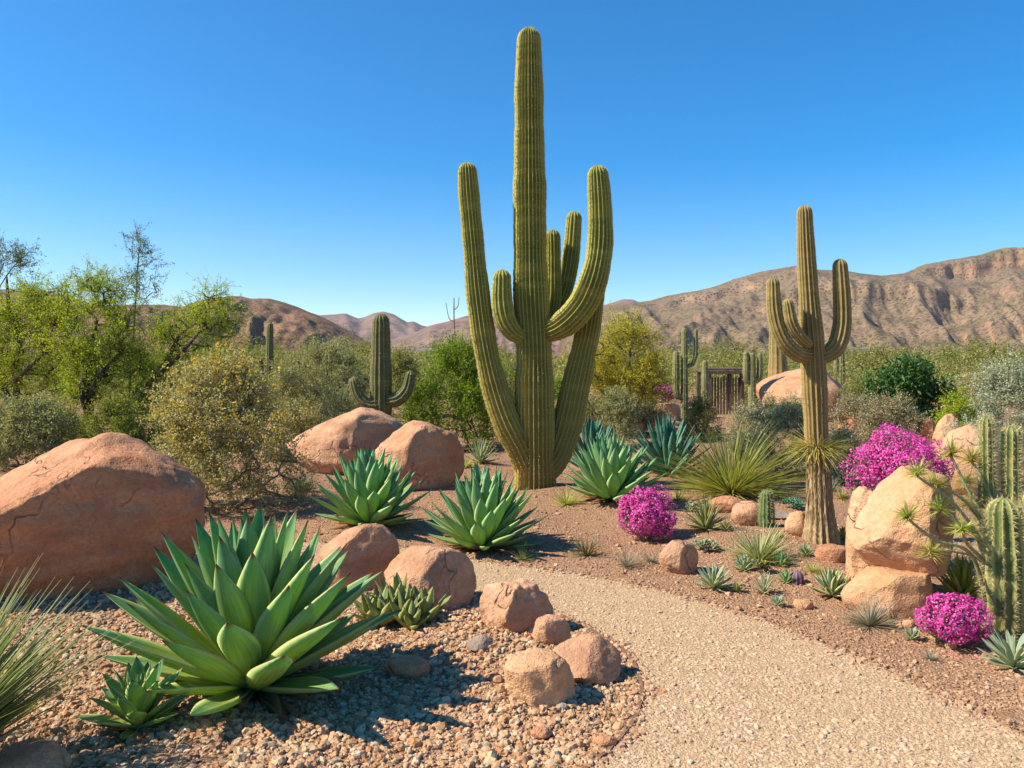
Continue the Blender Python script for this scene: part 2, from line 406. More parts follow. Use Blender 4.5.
M['brownleaf'] = leaf_mat('brown_shrub_leaf', [(0.23, 0.18, 0.09), (0.32, 0.26, 0.14), (0.42, 0.36, 0.21)], 0.2)
M['darkleaf'] = leaf_mat('dark_green_leaf', [(0.02, 0.07, 0.012), (0.045, 0.12, 0.02), (0.09, 0.17, 0.035)], 0.2)
M['blueleaf'] = leaf_mat('blue_grey_leaf', [(0.28, 0.31, 0.19), (0.38, 0.40, 0.27), (0.48, 0.49, 0.37)], 0.3)
M['scrub'] = leaf_mat('valley_scrub_leaf', [(0.15, 0.155, 0.04), (0.23, 0.225, 0.055), (0.32, 0.285, 0.10), (0.18, 0.19, 0.045)], 0.35)
M['magenta'] = leaf_mat('magenta_petal', [(0.64, 0.03, 0.30), (0.76, 0.07, 0.42), (0.84, 0.24, 0.60), (0.56, 0.018, 0.24)], 0.35, 0.6, (1.2, 0.8, 1.1))
M['fgreen'] = leaf_mat('flower_shrub_leaf', [(0.06, 0.09, 0.03), (0.12, 0.14, 0.05)], 0.3)
M['hill'] = hill_mat('brown_hillside', (0.19, 0.10, 0.06), (0.27, 0.15, 0.09), (0.065, 0.06, 0.025), (0.17, 0.09, 0.06), 0.30, 1.6)
M['mesa'] = hill_mat('mesa_hillside', (0.185, 0.12, 0.075), (0.265, 0.175, 0.11), (0.065, 0.062, 0.025), (0.42, 0.23, 0.13), 0.22, 1.0)
M['range'] = hill_mat('far_hillside', (0.19, 0.105, 0.085), (0.26, 0.155, 0.115), (0.11, 0.09, 0.06), (0.17, 0.10, 0.085), 0.07, 0.5)
M['wood'] = bark_mat('weathered_wood', (0.06, 0.042, 0.03), (0.17, 0.12, 0.085), 12)
M['wall'] = NT('pale_render').fin((0.72, 0.66, 0.56), 0.9)
M['roof'] = NT('pale_roof').fin((0.55, 0.50, 0.44), 0.9)
M['glass'] = NT('dark_window').fin((0.04, 0.045, 0.05), 0.2)
M['edging'] = NT('rusty_edging').fin((0.20, 0.105, 0.06), 0.8)
M['purple'] = cactus_mat('purple_cactus_skin', (0.12, 0.05, 0.10), (0.30, 0.2, 0.2), (0.12, 0.05, 0.1), 0.015, 0.05)
M['petaly'] = NT('yellow_petal').fin((0.75, 0.50, 0.03), 0.6, 0.2)

# ------------------------------------------------------------------ shape builders
def rng(seed): return np.random.RandomState(seed)

def ico(sub):
    t = (1 + 5 ** 0.5) / 2
    v = [(-1, t, 0), (1, t, 0), (-1, -t, 0), (1, -t, 0), (0, -1, t), (0, 1, t), (0, -1, -t), (0, 1, -t), (t, 0, -1), (t, 0, 1), (-t, 0, -1), (-t, 0, 1)]
    f = [(0, 11, 5), (0, 5, 1), (0, 1, 7), (0, 7, 10), (0, 10, 11), (1, 5, 9), (5, 11, 4), (11, 10, 2), (10, 7, 6), (7, 1, 8), (3, 9, 4), (3, 4, 2), (3, 2, 6), (3, 6, 8), (3, 8, 9), (4, 9, 5), (2, 4, 11), (6, 2, 10), (8, 6, 7), (9, 8, 1)]
    v = [np.array(p) / np.linalg.norm(p) for p in v]
    for _ in range(sub):
        nf, cache = [], {}
        def mid(a, b):
            k = (min(a, b), max(a, b))
            if k not in cache:
                m = v[a] + v[b]; v.append(m / np.linalg.norm(m)); cache[k] = len(v) - 1
            return cache[k]
        for a, b, c in f:
            x, y, z = mid(a, b), mid(b, c), mid(c, a)
            nf += [(a, x, z), (b, y, x), (c, z, y), (x, y, z)]
        f = nf
    return np.array(v), np.array(f)
ICO = {i: ico(i) for i in (0, 1, 3, 4, 5)}

def tube(mb, pts, rad, sides=6, m=0, k=0):
    pts = smoothline(pts, k) if k else np.asarray(pts, float)
    n = len(pts)
    rad = np.interp(np.linspace(0, 1, n), np.linspace(0, 1, len(rad)), rad)
    T = np.gradient(pts, axis=0); T /= np.linalg.norm(T, axis=1)[:, None] + 1e-9
    ref = np.array([0.31, 0.95, 0.05]) if abs(T[:, 1]).mean() < 0.8 else np.array([1.0, 0.1, 0.0])
    A = np.cross(T, ref); A /= np.linalg.norm(A, axis=1)[:, None] + 1e-9
    B = np.cross(T, A)
    th = np.arange(sides) / sides * 2 * PI
    V = pts[:, None] + rad[:, None, None] * (A[:, None] * np.cos(th)[None, :, None] + B[:, None] * np.sin(th)[None, :, None])
    i, j = np.meshgrid(np.arange(n - 1), np.arange(sides), indexing='ij')
    a = i * sides + j; b = i * sides + (j + 1) % sides
    mb.add(V, np.stack([a, b, b + sides, a + sides], -1).reshape(-1, 4), m=m)

def limb(mb, pts, rad, ribs=18, depth=0.16, per=6, step=0.05, spines=True, sl=0.03, sgap=0.06, ns=4, seed=1, capk=1.0, z0=0.0, ms=1, sw=0.0022, wob=0.03):
    """a ribbed cactus stem with a domed tip; attribute: rib phase, length, random, height; spines on slot ms"""
    pts = smoothline(pts, 14)
    rs = rng(seed)
    seg = np.r_[0, np.cumsum(np.linalg.norm(np.diff(pts, axis=0), axis=1))]
    Ltot = seg[-1]
    n = max(6, int(Ltot / step))
    s = np.linspace(0, Ltot, n)
    P = np.stack([np.interp(s, seg, pts[:, i]) for i in range(3)], 1)
    Rr = np.interp(s / Ltot, np.linspace(0, 1, len(rad)), rad)
    Rr = Rr * (1 + wob * (np.sin(s * 5.1 + seed) + 0.6 * np.sin(s * 11.7 + 2 * seed)))
    T = np.gradient(P, axis=0); T /= np.linalg.norm(T, axis=1)[:, None]
    # dome
    kd = 7
    ph = np.linspace(0, PI / 2, kd + 1)[1:]
    Pd = P[-1] + T[-1] * (np.sin(ph) * Rr[-1] * capk)[:, None]
    P = np.vstack([P, Pd]); Rr = np.r_[Rr, np.maximum(Rr[-1] * np.cos(ph), 0.002)]; T = np.vstack([T, np.repeat(T[-1:], kd, 0)])
    s = np.r_[s, Ltot + np.sin(ph) * Rr[n - 1]]
    A = np.zeros_like(P); a0 = np.cross(T[0], [0.2, 1, 0.1]); a0 /= np.linalg.norm(a0)
    for i in range(len(P)):
        a0 = a0 - T[i] * (a0 @ T[i]); a0 /= np.linalg.norm(a0); A[i] = a0
    B = np.cross(T, A)
    nt = ribs * per
    th = np.arange(nt) / nt * 2 * PI
    phase = np.abs(np.sin(ribs * th / 2))
    prof = 1 - depth * phase ** 0.8
    jit = 1 + 0.012 * rs.randn(len(P), 1)
    V = P[:, None] + (Rr[:, None] * prof[None] * jit)[..., None] * (A[:, None] * np.cos(th)[None, :, None] + B[:, None] * np.sin(th)[None, :, None])
    at4 = np.stack([np.repeat(phase[None], len(P), 0), np.repeat(s[:, None], nt, 1), np.full((len(P), nt), (seed * 0.37) % 1), V[..., 2] - z0], -1)
    i, j = np.meshgrid(np.arange(len(P) - 1), np.arange(nt), indexing='ij')
    a = i * nt + j; b = i * nt + (j + 1) % nt
    mb.add(V, np.stack([a, b, b + nt, a + nt], -1).reshape(-1, 4), at4)
    if spines:
        ss = np.arange(sgap * 0.5, s[-1] - 0.005, sgap)
        si, rj = np.meshgrid(np.arange(len(ss)), np.arange(ribs), indexing='ij')
        sv = (ss[si] + rs.uniform(-.3, .3, si.shape) * sgap).ravel(); tj = (rj.ravel() / ribs) * 2 * PI
        sv = np.repeat(sv, ns); tj = np.repeat(tj, ns)
        ip = lambda X: np.stack([np.interp(sv, s, X[:, q]) for q in range(3)], 1)
        p, a_, b_, t_ = ip(P), ip(A), ip(B), ip(T)
        r = np.interp(sv, s, Rr)
        out = a_ * np.cos(tj)[:, None] + b_ * np.sin(tj)[:, None]
        tipf = np.clip((sv - Ltot) / max(s[-1] - Ltot, 1e-6), 0, 1)[:, None]
        side = np.cross(out, t_)
        d = out * (1 - 0.8 * tipf) + t_ * (rs.uniform(-.7, .9, (len(sv), 1)) + tipf) + side * rs.uniform(-.9, .9, (len(sv), 1))
        d /= np.linalg.norm(d, axis=1)[:, None]
        root = p + out * (r * 0.985)[:, None]
        L = sl * rs.uniform(0.5, 1.2, (len(sv), 1))
        w = np.cross(d, rs.randn(len(sv), 3)); w /= np.linalg.norm(w, axis=1)[:, None]
        tri = np.stack([root - w * sw, root + w * sw, root + d * L], 1)
        mb.add(tri.reshape(-1, 3), np.arange(len(sv) * 3).reshape(-1, 3), m=ms)

LP_AG = ([0, .12, .3, .5, .65, .8, .92, 1], [.62, .6, .82, 1, .95, .64, .28, .01])
LP_SP = ([0, .1, .5, .8, 1], [1, .9, .75, .42, .02])
LP_SU = ([0, .2, .5, .75, .9, 1], [.5, .7, 1, .95, .6, .05])
def leaf(mb, base, az, el, L, W, thick, curl, cup, r, prof=LP_AG, ns=14, nc=7, twist=0.0, m=0):
    t = np.linspace(0, 1, ns)
    ang = el + curl * (t - 0.15)
    dl = L / (ns - 1)
    rr = np.r_[0, np.cumsum(np.cos(ang[:-1]) * dl)]; zz = np.r_[0, np.cumsum(np.sin(ang[:-1]) * dl)]
    d = np.array([math.cos(az), math.sin(az), 0]); sd_ = np.array([-math.sin(az), math.cos(az), 0])
    C = np.asarray(base)[None] + rr[:, None] * d + zz[:, None] * np.array([0, 0, 1])
    C = C + sd_ * (twist * L * t ** 2)[:, None]
    N = -np.sin(ang)[:, None] * d + np.cos(ang)[:, None] * np.array([0, 0, 1])
    w = 0.5 * W * np.interp(t, *prof)
    s = np.linspace(-1, 1, nc)
    top = C[:, None] + sd_ * (w[:, None] * s[None])[..., None] + N[:, None] * (cup * w[:, None] * (s ** 2)[None])[..., None]
    th = thick * (1 - 0.85 * t) * np.minimum(1, w / w.max() + .3)
    sb = s[1:-1][::-1]
    bot = C[:, None] + sd_ * (w[:, None] * sb[None])[..., None] + N[:, None] * (cup * w[:, None] * (sb ** 2)[None] - th[:, None] * np.sqrt(1 - sb ** 2)[None])[..., None]
    V = np.concatenate([top, bot], 1); k = V.shape[1]
    a4 = np.zeros((ns, k, 4)); a4[..., 0] = np.r_[s, sb][None]; a4[..., 1] = t[:, None]; a4[..., 2] = r; a4[:, :nc, 3] = 1
    i, j = np.meshgrid(np.arange(ns - 1), np.arange(k), indexing='ij')
    a = i * k + j; b = i * k + (j + 1) % k
    mb.add(V, np.stack([a, b, b + k, a + k], -1).reshape(-1, 4), a4, m)

def blades(mb, n, L, W, el=(0.1, 1.5), curl=(-.6, 0.1), seed=0, rows=6, r0=0.03, base=(0, 0, 0), Lvar=0.25, az=None, m=0, fold=0.35, zr=0.0):
    rs = rng(seed)
    A = rs.uniform(0, 2 * PI, n) if az is None else rs.uniform(az[0], az[1], n)
    E = np.arcsin(np.clip(rs.uniform(math.sin(el[0]), math.sin(el[1]), n), -1, 1))
    LL = L * rs.uniform(1 - Lvar, 1 + Lvar * 0.5, n); K = rs.uniform(curl[0], curl[1], n)
    t = np.linspace(0, 1, rows)
    ang = E[:, None] + K[:, None] * t[None] ** 1.3
    dl = (LL / (rows - 1))[:, None]
    rr = np.concatenate([np.zeros((n, 1)), np.cumsum(np.cos(ang[:, :-1]) * dl, 1)], 1)
    zz = np.concatenate([np.zeros((n, 1)), np.cumsum(np.sin(ang[:, :-1]) * dl, 1)], 1)
    d = np.stack([np.cos(A), np.sin(A), np.zeros(n)], 1); sv = np.stack([-np.sin(A), np.cos(A), np.zeros(n)], 1)
    sway = rs.uniform(-.12, .12, n)
    C = np.asarray(base, float)[None, None] + d[:, None] * (rr + r0)[..., None] + np.array([0, 0, 1.0]) * zz[..., None] + sv[:, None] * (sway[:, None] * LL[:, None] * t[None] ** 2)[..., None]
    C[..., 2] += rs.uniform(0, 1, n)[:, None] * zr
    w = 0.5 * W * np.interp(t, [0, .15, .6, 1], [1, .95, .7, .06])[None, :, None] * rs.uniform(.7, 1.2, n)[:, None, None]
    N = (-np.sin(ang)[..., None] * d[:, None] + np.cos(ang)[..., None] * np.array([0, 0, 1.0]))
    V = np.stack([C - sv[:, None] * w + N * w * fold, C - N * w * fold, C + sv[:, None] * w + N * w * fold], 2)
    rnd = rs.uniform(0, 1, n)
    a4 = np.zeros((n, rows, 3, 4)); a4[..., 0] = np.array([-1, 0, 1]); a4[..., 1] = t[None, :, None]; a4[..., 2] = rnd[:, None, None]
    o = (np.arange(n) * rows * 3)[:, None, None] + (np.arange(rows - 1) * 3)[None, :, None] + np.arange(2)[None, None]
    mb.add(V, np.stack([o, o + 1, o + 4, o + 3], -1).reshape(-1, 4), a4, m)

def diamonds(mb, P, size, seed, N=None, spread=1.0, asp=0.5, m=0):
    """small folded leaves (or petals) at points P"""
    rs = rng(seed); n = len(P)
    if n == 0: return
    Z = rs.randn(n, 3) if N is None else N + spread * rs.randn(n, 3)
    Z /= np.linalg.norm(Z, axis=1)[:, None] + 1e-9
    X = np.cross(Z, rs.randn(n, 3)); X /= np.linalg.norm(X, axis=1)[:, None] + 1e-9
    Yv = np.cross(Z, X)
    L = (size * rs.uniform(0.6, 1.35, n))[:, None]
    V = np.stack([P - X * L * .5, P + Yv * L * asp * .5 + Z * L * .1, P + X * L * .5, P - Yv * L * asp * .5 + Z * L * .1], 1)
    mb.add(V.reshape(-1, 3), np.arange(n * 4).reshape(-1, 4), m=m)

def scatter(mb, P, size, seed, sub=0, flat=(0.45, 0.9), asp=(0.65, 1.0), m=0):
    """loose stones: randomly turned, dented pebbles"""
    rs = rng(seed); v, f = ICO[sub]; n = len(P); k = len(v)
    tpl = np.stack([v * (1 + 0.20 * rs.randn(k, 1)).clip(.55, 1.3) * 0.5 for _ in range(8)])
    V = tpl[rs.randint(0, 8, n)].copy()
    V *= np.stack([np.ones(n), rs.uniform(*asp, n), rs.uniform(*flat, n)], 1)[:, None]
    V *= np.asarray(size)[:, None, None]
    tl = rs.uniform(-.5, .5, n); c, s = np.cos(tl)[:, None], np.sin(tl)[:, None]
    V = np.stack([V[..., 0], V[..., 1] * c - V[..., 2] * s, V[..., 1] * s + V[..., 2] * c], -1)
    a = rs.uniform(0, 2 * PI, n); c, s = np.cos(a)[:, None], np.sin(a)[:, None]
    V = np.stack([V[..., 0] * c - V[..., 1] * s, V[..., 0] * s + V[..., 1] * c, V[..., 2]], -1) + np.asarray(P)[:, None]
    F_ = (f[None] + (np.arange(n) * k)[:, None, None]).reshape(-1, 3)
    mb.add(V.reshape(-1, 3), F_, m=m)

def rock_mesh(size, seed, cuts=(), sub=4, amp=0.10, box=0.0, rz=0.0):
    v, f = ICO[sub]; v = v.copy()
    if box: v = np.sign(v) * np.abs(v) ** (1 - box); v /= np.maximum(np.abs(v).max(), 1)
    rs = rng(seed)
    for c in cuts:
        nrm = np.array(c[:3], float); nrm /= np.linalg.norm(nrm)
        e = v @ nrm - c[3]
        v = v - np.where(e > 0, e * 0.84, 0)[:, None] * nrm
    for _ in range(5):
        nrm = rs.randn(3); nrm /= np.linalg.norm(nrm)
        e = v @ nrm - rs.uniform(.72, .9)
        v = v - np.where(e > 0, e * 0.6, 0)[:, None] * nrm
    o = rs.uniform(-50, 50, 3)
    dsp = np.array([mnoise.fractal(Vector(p * 1.3 + o), 0.9, 2.1, 3) * 1.0 + 0.32 * (1 - 2 * abs(mnoise.noise(Vector(p * 2.6 - o)))) + 0.30 * mnoise.fractal(Vector(p * 5.5 + o), 0.7, 2.2, 5) - 0.5 * max(0, 0.10 - abs(mnoise.noise(Vector((p[0] * 2.2, p[1] * 2.2, p[2] * 4.0)) + Vector(o)))) for p in v])
    v = v * (1 + amp * dsp)[:, None]
    v = v * np.asarray(size)[None]
    c, s = math.cos(rz), math.sin(rz)
    return np.stack([v[:, 0] * c - v[:, 1] * s, v[:, 0] * s + v[:, 1] * c, v[:, 2]], 1), f

def rock(name, label, x0, x1, yt, yb, mat, seed, cuts=(), dr=0.8, sub=4, amp=0.10, box=0.0, zbase=None, sink=0.18, group=None, cat='rock', Yf=None):
    """stone whose picture box is x0..x1, yt..yb and which stands on the ground at its front foot (or on zbase)"""
    g = gp((x0 + x1) / 2, yb) if Yf is None else Vector(((x0 + x1) / 2, Yf, 0))
    Yn = g.y if Yf is None else Yf
    W = (x1 - x0) / F * Yn
    Yc = Yn + W * dr * 0.5 * 0.70
    W = (x1 - x0) / F * Yc
    cx = ((x0 + x1) / 2 - CX) / F * Yc
    z0 = float(H(cx, Yc)) if zbase is None else zbase
    zt = EYE - (yt - HY) / F * (Yc)
    h = max(zt - z0, 0.02)
    rz_ = h / (2 - sink * 2) * 1.0
    zc = z0 + h - rz_
    v, f = rock_mesh((W / 2, W * dr / 2, rz_), seed, cuts, sub, amp, box)
    # keep the outline's extent after dents and cuts
    sx = W / max(v[:, 0].max() - v[:, 0].min(), 1e-6); v[:, 0] = (v[:, 0] - (v[:, 0].max() + v[:, 0].min()) / 2) * sx
    v[:, 2] *= rz_ / max(v[:, 2].max(), 1e-6)
    if zbase is not None:
        v[:, 2] = np.maximum(v[:, 2], z0 - zc)
    mb = MB(); mb.add(v, f)
    o = mb.build(name, mat, loc=(cx, Yc, zc))
    return tag(o, label, cat, group)

def place(px, py): return gp(px, py)

def agave(name, label, px, py, wpx, mat, n=44, seed=0, Wr=0.24, elmin=0.06, elmax=1.48, curl=0.22, cup=0.32, thick=0.05, group=None, dry=True, hscale=1.0, prof=LP_AG, cat='agave', zoff=0.0, bud=True, Lin=1.02):
    g = place(px, py)
    L = wpx / F * g.y * 0.5 * 0.98
    root = empty(name, (g.x, g.y, g.z + zoff), label, cat, group)
    rs = rng(seed); mb = MB()
    for i in range(n):
        q = i / (n - 1)                      # 0 outermost, 1 innermost
        az = i * 2.39996 + rs.uniform(-.12, .12)
        el = elmin + (elmax - elmin) * q ** 0.78 + rs.uniform(-.06, .06)
        Li = L * (1 - (1 - Lin) * q ** 1.5) * rs.uniform(.9, 1.06) * (1.06 if q > .12 else 0.85)
        r0 = 0.10 * L * (1 - q)
        base = (r0 * math.cos(az), r0 * math.sin(az), L * (0.03 + 0.17 * q))
        leaf(mb, base, az, el, Li, Li * Wr * rs.uniform(.88, 1.1) * (1 - 0.15 * q), thick * L, (curl + rs.uniform(-.12, .12)) * (1 - q * .7), cup * rs.uniform(.8, 1.25), rs.uniform(0, 1) * (1 - q * .6), prof, twist=rs.uniform(-.05, .05))
    v = np.concatenate(mb.v)
    mb.build('leaves', mat, root)
    if bud:
        b = MB()
        for i in range(4): leaf(b, (0, 0, L * .18), i * 1.6, 1.5, L * Lin * .86, L * 0.10, 0.05 * L, 0.03, 0.7, .2, prof)
        b.build('leaf_bud', mat, root)
    if dry:
        d = MB(); blades(d, 26, L * .62, L * Wr * .55, (-.12, .22), (-.3, .1), seed + 5, r0=L * .06, base=(0, 0, L * .03))
        d.build('dry_leaves', M['dry'], root)
    return root

def tuft(name, label, px, py, wpx, mat, n=60, seed=0, Wr=0.03, el=(0.15, 1.45), curl=(-.3, .05), cat='plant', group=None, extra=None, base_z=0.0, Lk=0.5):
    g = place(px, py)
    L = wpx / F * g.y * Lk
    mb = MB(); blades(mb, n, L, L * Wr * 2, el, curl, seed, r0=L * .03, base=(0, 0, base_z))
    if extra is None:
        return tag(mb.build(name, mat, loc=g), label, cat, group)
    root = empty(name, g, label, cat, group)
    mb.build('leaves', mat, root)
    extra(root, L)
    return root

def bush(name, label, px, py, wpx, hpx, leafm, woodm, nclump=40, twigs=10, lpt=12, ls=0.03, seed=0, dr=0.8, stems=7, twl=0.25, lo=0.05, up=0.3, asp=0.45, cat='shrub', group=None, dome=0.85, flowers=None, Yd=None, twr=0.003):
    """stems from the foot to clumps, twigs round each clump, leaves along the twigs"""
    if Yd is None: g = place(px, py)
    else:
        x = (px - CX) / F * Yd; g = Vector((x, Yd, float(H(x, Yd))))
    Wm = wpx / F * g.y; Hm = hpx / F * g.y if Yd is None else (EYE - (py - hpx - HY) / F * g.y) - g.z
    lpt = int(lpt * 1.9); ls *= 1.12; twigs = int(twigs * 1.2)
    rs = rng(seed); root = empty(name, g, label, cat, group)
    zz_ = rs.uniform(lo, 1, nclump); a_ = rs.uniform(0, 2 * PI, nclump)
    rm = np.sqrt(np.clip(1.02 - zz_ ** 2.3, .02, 1)) * rs.uniform(.12, 1, nclump) ** .5 * rs.uniform(.85, 1.12, nclump)
    C = np.stack([np.cos(a_) * rm * Wm / 2 * dome, np.sin(a_) * rm * Wm * dr / 2 * dome, zz_ * Hm * (dome + .02)], 1)
    u = C / np.array([Wm / 2, Wm * dr / 2, Hm]) - [0, 0, .25]; u /= np.linalg.norm(u, axis=1)[:, None] + 1e-9
    wood, lf = MB(), MB()
    order = np.argsort(C[:, 2])
    pool = [np.zeros(3)]
    for s_ in range(stems): pool.append(np.array([rs.uniform(-.1, .1) * Wm, rs.uniform(-.1, .1) * Wm, 0]))
    sk = np.array(pool)
    for i in order:
        c = C[i]
        dd = np.linalg.norm(sk - c, axis=1) + 2.0 * np.maximum(0, sk[:, 2] - c[2])
        p0 = sk[np.argmin(dd)]
        mid = (p0 + c) / 2 + rs.randn(3) * 0.06 * Wm * 0.5; mid[2] = min(max(mid[2], p0[2]), c[2] + .1)
        seg = smoothline([p0, mid, c], 4)
        r_ = 0.012 * max(Wm, .6)
        tube(wood, seg, [r_ * (1.2 if p0[2] < .05 else .7), r_ * .35], 5)
        sk = np.vstack([sk, seg[2:]])
    n = nclump * twigs
    d = rs.randn(n, 3); d[:, 2] += up; d += 0.6 * np.repeat(u, twigs, 0); d /= np.linalg.norm(d, axis=1)[:, None]
    root_p = np.repeat(C, twigs, 0) + rs.randn(n, 3) * twl * .15
    Lw = twl * rs.uniform(.5, 1.25, n)
    k = np.cross(d, rs.randn(n, 3)); k /= np.linalg.norm(k, axis=1)[:, None]
    tip = root_p + d * Lw[:, None]
    wv = np.stack([root_p - k * twr, root_p + k * twr, tip + k * twr * .4, tip - k * twr * .4], 1)
    wood.add(wv.reshape(-1, 3), np.arange(n * 4).reshape(-1, 4))
    t = rs.uniform(.1, 1.05, (n, lpt))
    P = root_p[:, None] + d[:, None] * (Lw[:, None] * t)[..., None] + rs.randn(n, lpt, 3) * ls * .7
    P = P.reshape(-1, 3); P = P[P[:, 2] > 0.01]
    diamonds(lf, P, ls, seed + 1, asp=asp)
    wood.build('branches', woodm, root)
    lf.build('foliage', leafm, root)
    if flowers is not None:
        fm, frac, fs = flowers
        T2 = tip[rs.uniform(0, 1, n) < frac]
        T2 = np.repeat(T2, 5, 0) + rs.randn(len(T2) * 5, 3) * fs * .8
        T2 = T2[T2[:, 2] > Hm * .45]
        fb = MB(); diamonds(fb, T2, fs, seed + 3, asp=.8); fb.build('blossoms', fm, root)
    return root

def flower_dome(name, label, px, py, wpx, hpx, seed, n=5200, fs=0.02, lump=6, stem=0.0, Yd=None, zlo=0.0):
    """dense magenta-flowered shrub: lumpy mass of small petals over thin stems and green leaves"""
    if Yd is None: g = place(px, py)
    else:
        x = (px - CX) / F * Yd; g = Vector((x, Yd, float(H(x, Yd))))
    Wm = wpx / F * g.y; zt = EYE - (py - hpx - HY) / F * g.y if Yd else hpx / F * g.y + g.z
    Hm = zt - g.z
    rs = rng(seed); root = empty(name, g, label, 'flowering shrub')
    z0 = zlo * Hm
    cen = rs.randn(lump, 3); cen /= np.linalg.norm(cen, axis=1)[:, None]
    cen[:, 2] = np.abs(cen[:, 2]) * .9 - .15
    rad = rs.uniform(.30, .52, lump)
    cen = np.vstack([[0, 0, 0.1], cen * .62]); rad = np.r_[.66, rad]
    pts, nrm = [], []
    for c, r in zip(cen, rad):
        m_ = int(n * r * r / (rad ** 2).sum())
        u = rs.randn(m_, 3); u /= np.linalg.norm(u, axis=1)[:, None]
        rr = r * (1 - np.abs(rs.randn(m_, 1)) * .10 + .10 * (rs.rand(m_, 1) ** 3))
        pts.append(c + u * rr); nrm.append(u)
    P = np.vstack(pts); N = np.vstack(nrm)
    ctr = np.array([0, 0, 0.15])
    P = P - [(P[:, 0].max() + P[:, 0].min()) / 2, 0, P[:, 2].min()]; P /= np.array([np.abs(P[:, 0]).max(), np.abs(P[:, 1]).max(), P[:, 2].max()])
    o_ = rs.uniform(-50, 50, 3)
    nz = np.array([mnoise.noise(Vector(p * 2.6 + o_)) for p in P]); nz2 = np.array([mnoise.noise(Vector(p * 5.5 - o_)) for p in P])
    P = ctr + (P - ctr) * (1 + .17 * nz + .10 * nz2)[:, None]
    kp = ~((nz2 < -.10) & (rs.rand(len(P)) < .75)); P, N = P[kp], N[kp]
    P[:, 2] = np.maximum(P[:, 2], .01)
    P = P * np.array([Wm / 2, Wm * .46, Hm - z0]) + [0, 0, z0 + .01]
    fl = MB(); diamonds(fl, P, fs, seed + 1, N=N * 1.2, spread=.55, asp=.75)
    if Yd is None:                      # fallen petals on the soil
        a_ = rs.uniform(0, 2 * PI, 90); r_ = Wm / 2 * rs.uniform(.85, 1.45, 90)
        q = np.c_[r_ * np.cos(a_), r_ * np.sin(a_)]
        q = np.c_[q, H(q[:, 0] + g.x, q[:, 1] + g.y) - g.z + .008]
        diamonds(fl, q, fs, seed + 9, N=np.tile([0, 0, 2.0], (90, 1)), spread=.5, asp=.75)
    fl.build('blossoms', M['magenta'], root)
    lv = MB(); q = rs.rand(len(P)) < .4; Pi = P[q] * [.90, .90, .92] + rs.randn(q.sum(), 3) * .01
    diamonds(lv, Pi, fs * 1.3, seed + 2, asp=.4); lv.build('foliage', M['fgreen'], root)
    st = MB()
    for i in range(16):
        e = P[rs.randint(len(P))] * .85
        tube(st, [(rs.uniform(-.03, .03), rs.uniform(-.03, .03), -.01), e * .5 + [0, 0, -.02 * Hm], e], [.006, .003], 4, k=3)
    st.build('stems', M['twig'], root)
    return root

